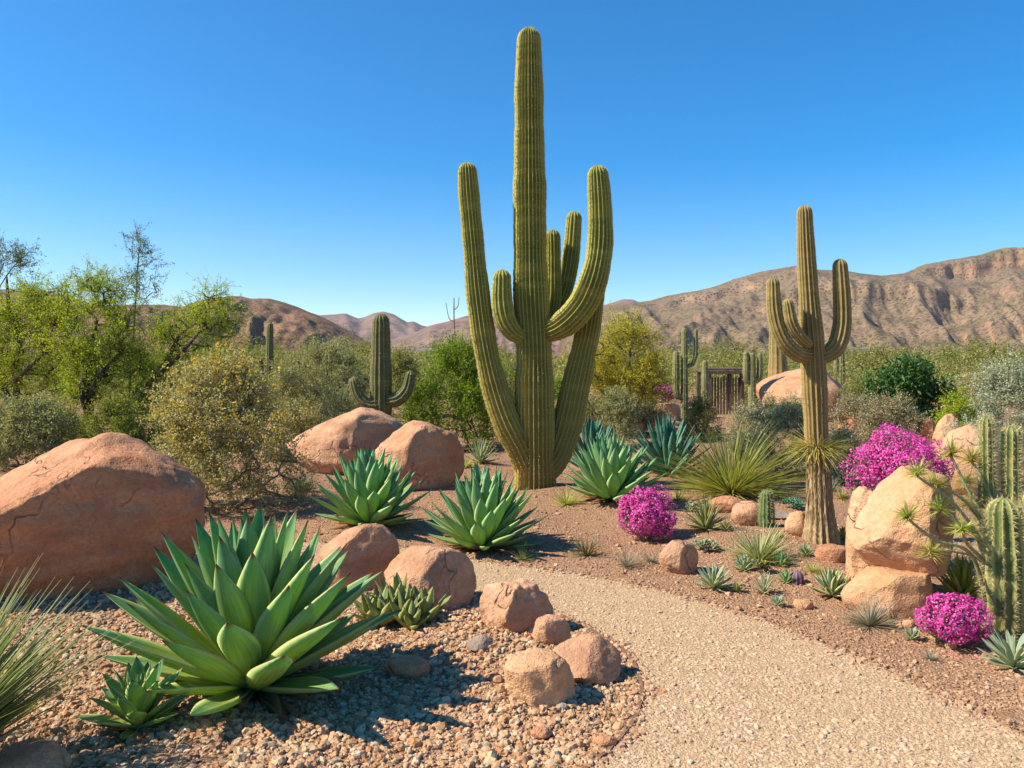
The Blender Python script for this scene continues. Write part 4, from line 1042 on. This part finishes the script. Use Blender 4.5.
# middle distance
rock('boulder', 'big round boulder behind the tufted saguaro', 756, 857, 367, 420, M['sand'], 80, cuts=[(.8, -.3, .5, .72), (-.4, -.1, .9, .8)], amp=.06, Yf=18.5, dr=.9)
rock('boulder', 'dark red rock at the foot of the round boulder', 836, 870, 412, 442, M['red'], 81, amp=.08, Yf=12.5)
for (lab, a_, b_, yt, yb, sd_, mt) in [('flat orange slab topmost in the terrace of stones', 655, 684, 403, 420, 82, 'buff'), ('blocky orange slab in the middle of the stone terrace', 634, 668, 408, 426, 83, 'sand'), ('smaller slab at the back of the stone terrace', 633, 656, 400, 411, 84, 'sand'), ('pale rounded stone below the stone terrace', 629, 644, 423, 435, 85, 'buff'), ('long low slab right of the stone terrace', 676, 716, 406, 420, 86, 'sand'), ('small red stone under the far pink shrub', 644, 664, 394, 403, 87, 'red')]:
    rock('rock', lab, a_, b_, yt, yb, M[mt], sd_, amp=.09, box=.35, dr=.8, cuts=[(0, 0, 1, .6), (.1, -1, 0, .7)], sub=3)
for (lab, a_, b_, yt, yb, sd_, Yf_) in [('round buff rock above the upper pink shrub', 933, 963, 413, 434, 88, 10.5), ('small red rock beside the round buff one', 914, 938, 417, 434, 89, 10.8), ('large sloping buff rock behind the deep-ribbed cactus', 938, 1000, 424, 470, 90, 8.6), ('low stone among the dark green shrub and grey-blue shrub', 930, 962, 404, 416, 91, 14.5)]:
    rock('rock', lab, a_, b_, yt, yb, M['buff' if sd_ != 89 else 'red'], sd_, amp=.08, Yf=Yf_)

# ------------------------------------------------------------------ agaves
agave('agave', 'biggest green agave, wide rosette beside the red boulder', 252, 688, 304, M['agave'], n=64, seed=101, Wr=.25, elmax=1.45, curl=.16, cup=.36, Lin=.94, thick=.05)
agave('agave', 'small green agave tucked beside the biggest one', 139, 728, 110, M['agave'], n=30, seed=102, Wr=.36, elmin=.02, elmax=1.3, curl=.12)
agave('agave', 'blue-green agave in front of the broad sloping boulder', 369, 525, 126, M['agave2'], n=72, seed=103, Wr=.235, elmin=0.03, curl=.34)
agave('agave', 'blue-green agave beside the great saguaro, above the path', 483, 548, 134, M['agave2'], n=74, seed=104, Wr=.23, elmin=0.03, curl=.34)
agave('agave', 'blue-green agave behind the round pink shrub', 612, 500, 110, M['agave2'], n=70, seed=105, Wr=.22, curl=.32)
agave('agave', 'teal agave half hidden behind the saguaro and a greener agave', 593, 473, 92, M['agaveb'], n=46, seed=106, Wr=.15, elmin=.3, group=None)
agave('agave', 'teal agave between the greener agave and the yellow sotol', 668, 476, 100, M['agaveb'], n=60, seed=107, Wr=.13, elmin=.2)
# clustered agave with several upright rosettes
g = place(405, 627); root = empty('clustered_agave', g, 'small olive clustered agave before the egg-shaped rock', 'agave')
rs = rng(108); L = .235
for k, (ox, oy, sc) in enumerate([(0, 0, 1), (-.13, .03, .9), (.11, .02, .92), (-.05, .13, 1.05), (-.2, .06, .75), (.05, -.07, .7)]):
    mb = MB()
    for i in range(15):
        q = i / 14; az = i * 2.4 + k
        leaf(mb, (ox, oy, .01), az, .45 + .95 * q + rs.uniform(-.1, .1), L * sc * rs.uniform(.85, 1.1), .065 * sc, .016, .15, .4, rs.rand(), LP_AG, ns=9, nc=5)
    mb.build('rosette', M['agaveo'], root)
agave('agave', 'little yellow-striped agave between the pink shrub and rounded rocks', 706, 530, 58, M['agaveo'], n=44, seed=109, Wr=.10, prof=LP_SP, elmin=.05, curl=-.1)
agave('agave', 'bright yellow-green agave behind the squared stone block', 962, 601, 80, M['agavey'], n=38, seed=110, Wr=.16, elmin=.1, elmax=1.35, curl=-.1, prof=LP_SP)
agave('agave', 'cream-edged agave next to the squared stone block', 832, 596, 50, M['varieg'], n=24, seed=111, Wr=.28, elmax=1.3, curl=.2)
agave('agave', 'grey-green agave at the foot of the great saguaro', 481, 463, 42, M['agavep'], n=34, seed=112, Wr=.13, elmin=.15, prof=LP_SP)
agave('succulent', 'pale blue rosette in front of the deep-ribbed cactus', 1014, 668, 66, M['agavep'], n=36, seed=113, Wr=.20, elmin=0, elmax=.95, prof=LP_SU, cat='succulent', dry=False)
agave('succulent', 'blue rosette on the soil below the round orange rock', 714, 588, 42, M['agavep'], n=34, seed=114, Wr=.19, elmin=0, elmax=1.0, prof=LP_SU, cat='succulent', dry=False)
agave('succulent', 'dry upright grey rosette below the pale spiky yucca', 764, 593, 36, M['agavep'], n=22, seed=115, Wr=.12, elmin=.2, elmax=1.3, prof=LP_SP, cat='succulent')
agave('succulent', 'little dark green rosette beside the purple ball cactus', 786, 583, 24, M['agave2'], n=24, seed=116, Wr=.22, elmin=.1, prof=LP_SU, cat='succulent', dry=False)
agave('succulent', 'low blue-grey rosette under the pale spiky yucca', 744, 571, 28, M['agavep'], n=26, seed=117, Wr=.3, elmin=0, prof=LP_SU, cat='succulent', dry=False)
agave('succulent', 'low green rosette right of the yellow flower', 782, 566, 24, M['agave2'], n=22, seed=118, Wr=.3, elmin=0, prof=LP_SU, cat='succulent', dry=False)
agave('succulent', 'small lime rosette at the foot of the fibrous trunk', 843, 540, 22, M['agavey'], n=20, seed=119, Wr=.2, elmin=.3, cat='succulent', dry=False, prof=LP_SU)
# succulent mats of many small rosettes
def mat_plant(label, px, py, wpx, mat, n, seed, rl):
    g = place(px, py); root = empty('succulent', g, label, 'succulent'); rs = rng(seed); w = wpx / F * g.y / 2
    m = MB()
    for i in range(n):
        a, r = rs.uniform(0, 2 * PI), w * rs.rand() ** .5
        c = (r * math.cos(a), r * .7 * math.sin(a), .02 * rs.rand() + .05 * (1 - (r / w) ** 2))
        for k in range(12): leaf(m, c, k * 2.4 + a, .2 + k * .09, rl * rs.uniform(.8, 1.2), rl * .35, rl * .1, .1, .3, rs.rand(), LP_SU, ns=5, nc=3)
    m.build('leaves', M[mat], root)
    s_ = MB()
    for i in range(6): tube(s_, [(0, 0, -.01), (rs.uniform(-w, w) * .6, rs.uniform(-w, w) * .5, .03)], [.006, .004], 5)
    s_.build('stems', M['twig'], root)
    return root
mat_plant('blue-green mat of small rosettes under the little yellow-striped agave', 706, 551, 26, 'agavep', 11, 120, .05)
mat_plant('blue-green mat of rosettes behind the fibrous trunk', 794, 508, 30, 'agaveb', 12, 121, .055)
fl = mat_plant('little succulent with one yellow flower under the pale yucca', 763, 574, 22, 'agaveo', 6, 122, .05)
mb = MB()
for k in range(9): leaf(mb, (0, 0, .07), k * .7, .5, .045, .022, .002, -.3, .1, .5, LP_SU, ns=5, nc=3)
mb.build('flower', M['petaly'], fl)

for i, (kind, lab, px, py, w) in enumerate([
    ('s', 'tiny pale rosette at the path edge near the flat tan stone', 778, 606, 20), ('s', 'small grey rosette between blue rosette and dry upright rosette', 737, 592, 18),
    ('t', 'short dry tuft behind the cream-edged agave', 812, 572, 22), ('s', 'little olive rosette in front of the fibrous trunk', 806, 556, 20),
    ('t', 'short gold tuft between the stubby cactus and fibrous trunk', 778, 537, 18), ('s', 'small pale rosette by the low pinkish rock', 726, 531, 18),
    ('t', 'small grey tuft left of the round orange rock', 650, 562, 22), ('t', 'little lime tuft in front of the flat pink stone', 820, 574, 16),
    ('s', 'small blue rosette right of the silver-grey tuft', 912, 640, 24), ('t', 'tiny dry tuft on the soil below the lower pink shrub', 930, 660, 22),
    ('s', 'small pale rosette above the little yellow-striped agave', 690, 512, 18), ('t', 'thin dry tuft beside the golden-green sotol', 678, 500, 26)]):
    if kind == 's': agave('succulent', lab, px, py, w, M[('agavep', 'agaveo', 'agavep', 'agave2')[i % 4]], n=22, seed=400 + i, Wr=.26, elmin=0, elmax=1.1, prof=LP_SU, cat='succulent', dry=False)
    else:
        g = place(px, py); mb = MB(); L_ = w / F * g.y * .6
        blades(mb, 60, L_, L_ * .05, (.05, 1.4), (-.3, .05), 400 + i, r0=L_ * .03)
        tag(mb.build('grass_tuft', M[('greytuft', 'goldtuft', 'lime')[i % 3]], loc=g), lab, 'grass tuft')

# ------------------------------------------------------------------ spiky plants
tuft('sotol', 'large golden-green sotol with long radiating blades', 731, 494, 136, M['sotol'], n=640, seed=130, Wr=.0075, el=(.05, 1.5), curl=(-.5, .0), cat='sotol', Lk=.60)
tuft('desert_spoon', 'grey-green desert spoon with arching blades at the red boulder', -102, 800, 232, M['grass'], n=620, seed=131, Wr=.0125, el=(.6, 1.5), curl=(-.30, .05), cat='desert spoon', Lk=.98)
tuft('yucca', 'pale spiky yucca mound in the middle of the bed', 759, 561, 66, M['palespiky'], n=260, seed=132, Wr=.02, el=(-.02, 1.15), curl=(-.2, .15), cat='yucca', Lk=.62)
def redcore(root, L):
    m = MB(); blades(m, 22, L * .4, L * .05, (.7, 1.5), (-.2, .1), 9, base=(0, 0, L * .12)); m.build('red_heart', M['redtuft'], root)
tuft('bromeliad', 'dark spiky rosette with a reddish heart beside the path', 587, 556, 44, M['darktuft'], n=70, seed=133, Wr=.022, el=(.0, 1.2), curl=(-.5, .1), extra=redcore, Lk=.58)
tuft('grass_tuft', 'thin brown-grey tuft just right of the reddish rosette', 626, 567, 40, M['greytuft'], n=110, seed=134, Wr=.010, el=(.05, 1.4), cat='grass tuft', Lk=.56)
tuft('grass_tuft', 'small green-grey tuft in front of the agave by the saguaro', 522, 560, 30, M['grass'], n=80, seed=135, Wr=.016, el=(.1, 1.45), cat='grass tuft', Lk=.62)
tuft('grass_tuft', 'yellow-lime spiky tuft at the right foot of the great saguaro', 566, 505, 34, M['lime'], n=90, seed=136, Wr=.020, el=(.0, 1.4), cat='grass tuft', Lk=.68)
tuft('grass_tuft', 'silver-grey spiky tuft in front of the squared stone block', 870, 626, 48, M['greytuft'], n=170, seed=137, Wr=.014, el=(.02, 1.35), cat='grass tuft', Lk=.74)
tuft('grass_tuft', 'dry golden tuft behind the fibrous trunk and stone block', 842, 500, 26, M['goldtuft'], n=80, seed=138, Wr=.02, el=(.1, 1.4), cat='grass tuft', Lk=.6)
tuft('grass_tuft', 'dry grey tuft behind the golden tuft', 830, 492, 26, M['greytuft'], n=80, seed=139, Wr=.02, el=(.1, 1.4), cat='grass tuft', Lk=.7)
tuft('grass_tuft', 'fine grey grass clump at the left foot of the deep-ribbed cactus', 988, 594, 60, M['greytuft'], n=110, seed=140, Wr=.006, el=(.05, 1.45), cat='grass tuft', Lk=.85)
tuft('grass_tuft', 'dry tuft under the grey rounded shrub', 800, 478, 30, M['greytuft'], n=70, seed=141, Wr=.02, el=(.1, 1.3), cat='grass tuft', Lk=.6)
tuft('grass_tuft', 'small yellow-green tuft before the grey-green agave', 466, 468, 22, M['lime'], n=60, seed=142, Wr=.03, el=(.1, 1.4), cat='grass tuft', Lk=.7)
tuft('grass_tuft', 'dark grass clump in the shade below the yellowish shrub', 300, 492, 50, M['darktuft'], n=160, seed=143, Wr=.014, el=(.1, 1.4), cat='grass tuft', Lk=.55)
tuft('grass_tuft', 'dry gold tuft beside the sloping rock near the ribbed cactus', 962, 475, 30, M['goldtuft'], n=90, seed=144, Wr=.018, el=(.1, 1.45), cat='grass tuft', Lk=.6)

# branching yucca whose bare stems end in tufts
g = place(992, 620); root = empty('branching_yucca', (g.x, g.y, g.z), 'branching plant with bare pale stems ending in yellow-green spiky tufts', 'yucca')
Yd = g.y; gl = np.array([g.x, Yd, g.z])
for (pts, dy) in [([(992, 618), (985, 552), (955, 505), (917, 476)], -.18), ([(992, 618), (972, 556), (935, 540), (908, 519)], -.30), ([(992, 618), (992, 540), (968, 490), (951, 456)], .0), ([(992, 618), (988, 570), (968, 545), (962, 533)], -.24), ([(992, 618), (990, 540), (975, 500), (966, 486)], .1), ([(992, 618), (985, 565), (945, 550), (930, 556)], -.1), ([(992, 618), (985, 530), (960, 497), (935, 487)], -.05), ([(992, 618), (980, 545), (958, 522), (940, 512)], -.15), ([(992, 618), (992, 550), (978, 520), (970, 508)], .05), ([(992, 618), (995, 520), (982, 478), (972, 462)], .12)]:
    P = np.array([at(p[0], p[1], Yd + dy * (i / 3)) - gl for i, p in enumerate(pts)]); P[0, 2] = -.03
    mb = MB(); tube(mb, P, [.013, .009, .007], 8, k=6)
    S = smoothline(P, 6); rs = rng(int(pts[-1][0]))
    for i in range(170):
        c = S[int(rs.uniform(.15, 1) * (len(S) - 1))]; d = rs.randn(3); d /= np.linalg.norm(d)
        tube(mb, [c, c + d * .028], [.0012, .0005], 3)
    br = mb.build('branch', M['barkp'], root)
    mb = MB(); dirv = S[-1] - S[-5]
    blades(mb, 90, .092, .0075, (-.5, 1.5), (-.2, .2), int(pts[-1][1]), rows=4, r0=.004, base=P[-1], Lvar=.35, zr=.03)
    mb.build('leaf_tuft', M['lime'] if dy < -.12 else M['goldtuft'], br)
tuft('grass_tuft', 'yellow spiky tuft growing between the tall pale stone and big boulder', 876, 592, 26, M['lime'], n=70, seed=145, Wr=.03, el=(.1, 1.45), cat='grass tuft', Lk=.8, base_z=0.0)

# ------------------------------------------------------------------ flowering shrubs
flower_dome('flowering_shrub', 'round magenta shrub standing alone on the soil near the path bend', 646, 540, 62, 51, 150, n=11000, fs=.017, lump=7)
flower_dome('flowering_shrub', 'broad magenta shrub above the big faceted boulder', 900, 500, 100, 74, 151, n=18000, fs=.0155, lump=9, Yd=5.5, zlo=.40)
flower_dome('flowering_shrub', 'low magenta shrub beside the deep-ribbed cactus', 949, 645, 70, 50, 152, n=12000, fs=.0125, lump=7)
flower_dome('flowering_shrub', 'distant magenta shrub above the stone terrace', 663, 400, 27, 15, 153, n=2200, fs=.05, lump=5, Yd=19, zlo=.58)

# ------------------------------------------------------------------ shrubs and trees
bush('shrub', 'large dusty yellowish shrub behind the red boulder', 218, 510, 182, 156, M['brittle'], M['twig'], nclump=125, twigs=11, lpt=13, ls=.026, seed=160, twl=.27, dr=.75, flowers=(M['gold'], .22, .028), up=.6)
bush('shrub', 'fluffy grey-olive shrub behind the twin boulders', 324, 430, 120, 92, M['olive'], M['twig'], nclump=80, twigs=12, lpt=13, ls=.036, seed=161, twl=.35, Yd=16)
bush('shrub', 'bright green creosote bush left of the great saguaro', 458, 450, 116, 108, M['creosote'], M['barkg'], nclump=95, twigs=13, lpt=15, ls=.032, seed=162, twl=.40, Yd=13.0, up=.8, stems=9)
bush('shrub', 'grey rounded shrub behind the golden-green sotol', 780, 464, 122, 66, M['greyleaf'], M['twig'], nclump=85, twigs=13, lpt=14, ls=.020, seed=163, twl=.20, Yd=9.8)
bush('shrub', 'brown-grey twiggy shrub behind the upper pink shrub', 890, 436, 68, 44, M['brownleaf'], M['twig'], nclump=50, twigs=12, lpt=13, ls=.022, seed=164, twl=.2, Yd=11)
bush('shrub', 'dense dark green shrub behind the brown-grey twiggy one', 910, 417, 112, 56, M['darkleaf'], M['bark'], nclump=46, twigs=8, lpt=11, ls=.10, seed=165, twl=.28, Yd=14, asp=.28, up=.7)
bush('shrub', 'silvery blue-grey shrub behind the deep-ribbed cactus', 1010, 450, 96, 92, M['blueleaf'], M['twig'], nclump=80, twigs=12, lpt=14, ls=.024, seed=166, twl=.28, Yd=9.4, up=.8)
bush('shrub', 'small yellow-green bush between grey-blue shrub and rocks', 956, 416, 40, 26, M['palo'], M['twig'], nclump=26, twigs=10, lpt=12, ls=.03, seed=167, twl=.2, Yd=12)
bush('shrub', 'grey-green shrub under the trees, behind the red boulder', 25, 460, 100, 62, M['olive'], M['twig'], nclump=70, twigs=12, lpt=13, ls=.03, seed=168, twl=.25, Yd=11)
bush('shrub', 'dull green shrub between the trees and yellowish shrub', 120, 452, 90, 52, M['palod'], M['twig'], nclump=60, twigs=12, lpt=13, ls=.03, seed=169, twl=.25, Yd=11.6)
bush('shrub', 'dry grey bush beside the stone terrace', 616, 432, 44, 44, M['olive'], M['twig'], nclump=36, twigs=11, lpt=12, ls=.03, seed=170, twl=.22, Yd=13.5)
bush('shrub', 'low grey bush between the sotol and tufted saguaro', 842, 470, 44, 44, M['greyleaf'], M['twig'], nclump=40, twigs=12, lpt=12, ls=.02, seed=171, twl=.16, Yd=9.2)
bush('shrub', 'grey bush under the ridge of the brown hill', 250, 420, 80, 40, M['olive'], M['twig'], nclump=50, twigs=10, lpt=12, ls=.05, seed=172, twl=.4, Yd=22)
bush('shrub', 'pale green bush behind the squat cactus', 400, 420, 60, 66, M['scrub'], M['twig'], nclump=50, twigs=11, lpt=12, ls=.045, seed=173, twl=.4, Yd=20)
bush('shrub', 'low green bush left of the wooden shelter', 700, 422, 40, 20, M['scrub'], M['twig'], nclump=40, twigs=10, lpt=12, ls=.03, seed=174, twl=.25, Yd=14.5)
for i, (lab, px, yb, w, h, mt, Yd, ls_) in enumerate([
    ('dark green undergrowth shrub at the foot of the leaning palo verde', 58, 452, 80, 50, 'palod', 12.4, .03), ('olive undergrowth shrub between palo verde trunks and yellowish shrub', 160, 446, 80, 62, 'palod', 12.8, .03),
    ('dusty low shrub left of the broad sloping boulder', 292, 446, 56, 44, 'brittle', 11.6, .028), ('grey-olive low shrub behind the broad sloping boulder', 345, 428, 70, 36, 'olive', 14.5, .03),
    ('small green shrub seen between the saguaro arms', 558, 424, 70, 50, 'creosote', 17, .04), ('low olive shrub behind the teal agaves', 590, 430, 44, 30, 'olive', 16, .03),
    ('dusty green shrub behind the low three-stemmed cactus', 770, 410, 60, 30, 'scrub', 24, .05), ('olive shrub right of the big round boulder', 872, 414, 56, 36, 'scrub', 17, .04),
    ('dry golden shrub in front of the broad olive mesquite', 966, 402, 60, 30, 'brittle', 17, .035), ('grey shrub left of the dark green shrub', 852, 432, 50, 34, 'brownleaf', 12.6, .025),
    ('small grey shrub under the tufted saguaro arm', 752, 440, 50, 34, 'greyleaf', 11.5, .022), ('pale shrub behind the creosote bush', 505, 418, 60, 60, 'scrub', 19, .045),
    ('low olive bush right of the slender dark cactus', 290, 420, 60, 44, 'scrub', 18, .045), ('dull bush below the yellow-flowered palo verde', 640, 426, 40, 26, 'brownleaf', 15.5, .03)]):
    bush('shrub', lab, px, yb, w, h, M[mt], M['twig'], nclump=44, twigs=11, lpt=12, ls=ls_, seed=300 + i, twl=.02 * Yd, Yd=Yd)
T = [('round olive mesquite beyond the wooden shelter', 722, 42, 90, 42, 'scrub', 180), ('pale green mesquite beyond the dark green shrub', 885, 34, 80, 42, 'scrub', 181), ('broad olive mesquite below the end of the mesa', 985, 30, 96, 52, 'palod', 182), ('small mesquite beyond the round boulder', 840, 46, 70, 30, 'scrub', 183), ('grey-green mesquite beyond the creosote bush', 480, 40, 90, 40, 'scrub', 184), ('bushy mesquite beyond the fluffy olive shrub', 345, 38, 110, 50, 'scrub', 185), ('olive mesquite beyond the slender dark cactus', 240, 30, 90, 56, 'palod', 186)]
for lab, px, Yd, w, h, mt, sd_ in T:
    yb = HY + EYE / Yd * F
    tree('mesquite_tree', lab, px, Yd, [(px, yb), (px + 3, yb - h * .3), (px + 1, yb - h * .55)] and [[.11, (px, yb), (px + 3, yb - h * .3), (px + 1, yb - h * .55)], [.08, (px, yb), (px - w * .15, yb - h * .4)], [.08, (px, yb), (px + w * .18, yb - h * .4)]],
         [(px, yb - h * .62, w * .5, h * .4, 0, 46)], M[mt], M['bark'], sd_, ls=.085 if Yd > 33 else .07, twl=.55, twigs=9, lpt=11, tr=.1, group='mesquites in the valley')
# trees on the left
tree('palo_verde_tree', 'leaning dark-limbed palo verde at the edge above the red boulder', 30, 13.5, [[.075, (32, 448), (29, 425), (10, 402), (-5, 378), (-18, 350)], [.06, (30, 430), (8, 395, .2), (2, 372, .3), (14, 340, .2)], [.04, (5, 384), (30, 378, -.4), (48, 366, -.5), (62, 352, -.5)], [.03, (14, 345, .2), (10, 310), (8, 290), (6, 275)]],
     [(28, 345, 46, 46, 0, 58), (-20, 335, 40, 45, .2, 34), (45, 312, 36, 28, 0, 26), (10, 385, 40, 24, .5, 20), (40, 295, 26, 10, 0, 7)], M['palo'], M['bark'], 190, ls=.030, twl=.36, twigs=10, lpt=14)
tree('palo_verde_tree', 'bright green palo verde rising behind the red boulder crest', 85, 13.0, [[.07, (78, 452), (86, 425), (90, 405), (82, 380), (74, 350)], [.05, (88, 412), (92, 385, -.3), (96, 350, -.2), (98, 320)], [.045, (90, 405), (108, 380, -.4), (122, 350)]],
     [(92, 336, 46, 48, 0, 60), (114, 365, 36, 36, -.1, 34), (88, 296, 26, 20, .2, 14), (75, 380, 26, 22, .2, 16), (98, 283, 18, 8, 0, 5)], M['palo'], M['bark'], 191, ls=.030, twl=.36, twigs=10, lpt=14)
tree('palo_verde_tree', 'slanting palo verde leaning over the yellowish shrub', 112, 14.0, [[.06, (108, 446), (128, 420), (150, 385), (168, 358), (178, 335)], [.04, (150, 385), (170, 372, -.3), (190, 352, -.3), (205, 325)]],
     [(182, 336, 36, 28, 0, 36), (155, 358, 28, 28, .2, 26), (205, 316, 26, 18, .2, 13), (142, 388, 24, 22, .3, 16), (213, 296, 22, 10, 0, 8), (225, 330, 14, 14, 0, 6)], M['palo'], M['bark'], 192, ls=.030, twl=.36, twigs=9, lpt=13)
tree('sapling', 'tall sparse sapling standing above the palo verde crowns', 133, 15.0, [[.016, (128, 440), (130, 380), (133, 335), (136, 300), (139, 262), (140, 240)]],
     [(139, 262, 14, 22, 0, 9), (146, 290, 18, 14, 0, 8), (128, 285, 12, 10, 0, 5), (139, 242, 4, 5, 0, 3)], M['sprig'], M['barkg'], 193, ls=.034, twl=.30, twigs=6, lpt=11, tr=.035, cat='tree', up=.6)
tree('sapling', 'sparse-leaved young tree cut by the picture edge', 4, 15.5, [[.02, (-14, 430), (-16, 370), (-10, 320), (-4, 285), (4, 262)], [.01, (-8, 300), (10, 270), (28, 252)]],
     [(8, 262, 20, 18, 0, 12), (26, 256, 10, 7, 0, 5), (-10, 260, 16, 18, 0, 8), (38, 292, 8, 6, 0, 3)], M['sprig'], M['barkg'], 194, ls=.036, twl=.30, twigs=6, lpt=11, tr=.035, up=.5)
tree('palo_verde_tree', 'yellow-blossomed palo verde right of the great saguaro', 618, 14.5, [[.05, (615, 440), (612, 415), (600, 385), (592, 355)], [.05, (617, 440), (622, 405), (628, 370), (630, 345)], [.04, (619, 440), (636, 410), (648, 380)], [.035, (614, 440), (596, 415), (580, 390)]],
     [(618, 362, 42, 34, 0, 66), (595, 375, 30, 34, .2, 34), (648, 380, 20, 24, 0, 20), (622, 335, 22, 14, .1, 14)], M['yellow'], M['barkg'], 195, ls=.032, twl=.34, twigs=10, lpt=13, up=.6)

# dead agave stalk far off
x = (455 - CX) / F * 30; root = empty('flower_stalk', (x, 30, 0), 'thin dead flower stalk beside the great saguaro arm', 'plant')
gl = np.array([x, 30, 0]); mb = MB(); P = np.array([at(px, py, 30) - gl for px, py in [(456, 398), (455.5, 350), (454, 318), (454, 298)]]); P[0, 2] = -.05
tube(mb, P, [.035, .03, .02], 6, k=4); mb.build('stalk', M['twig'], root)
for pts in [[(454.5, 322), (449, 318), (446, 303)], [(454, 310), (458, 306), (459, 297)]]:
    mb = MB(); tube(mb, np.array([at(px, py, 30) - gl for px, py in pts]), [.02, .012], 5, k=3); mb.build('branch', M['twig'], root)

# weathered wooden shelter
Yd = 21.0; X0, X1 = (706 - CX) / F * Yd, (743 - CX) / F * Yd; zt = EYE - (370 - HY) / F * Yd; zb = 0
root = empty('wooden_shelter', ((X0 + X1) / 2, Yd, float(H((X0 + X1) / 2, Yd)) - .02), 'low weathered wooden shelter with a slatted front', 'shelter')
def box(mb, c, s):
    v = np.array([(sx, sy, sz) for sx in (-.5, .5) for sy in (-.5, .5) for sz in (-.5, .5)]) * s + c
    mb.add(v, [(0, 1, 3, 2), (4, 6, 7, 5), (0, 4, 5, 1), (2, 3, 7, 6), (0, 2, 6, 4), (1, 5, 7, 3)])
Wd = X1 - X0
mb = MB(); box(mb, (0, .55, zt + .03), (Wd + .12, 1.5, .05)); box(mb, (0, -.17, zt - .05), (Wd + .1, .06, .08)); mb.build('roof', M['wood'], root, smooth=False)
for sx in (-1, 1):
    for yy in (-.1, 1.1):
        mb = MB(); box(mb, (sx * (Wd / 2 - .06), yy, zt / 2 - .06), (.1, .1, zt)); mb.build('post', M['wood'], root, smooth=False)
rs = rng(5); mb = MB()
for k in range(11):
    xk = Wd * (.12 + .08 * k - .5) + Wd * .02; box(mb, (xk, -.1, zt / 2 - .06 - rs.rand() * .05), (.042, .03, zt - .12 - rs.rand() * .1))
mb.build('slat_panel', M['wood'], root, smooth=False)
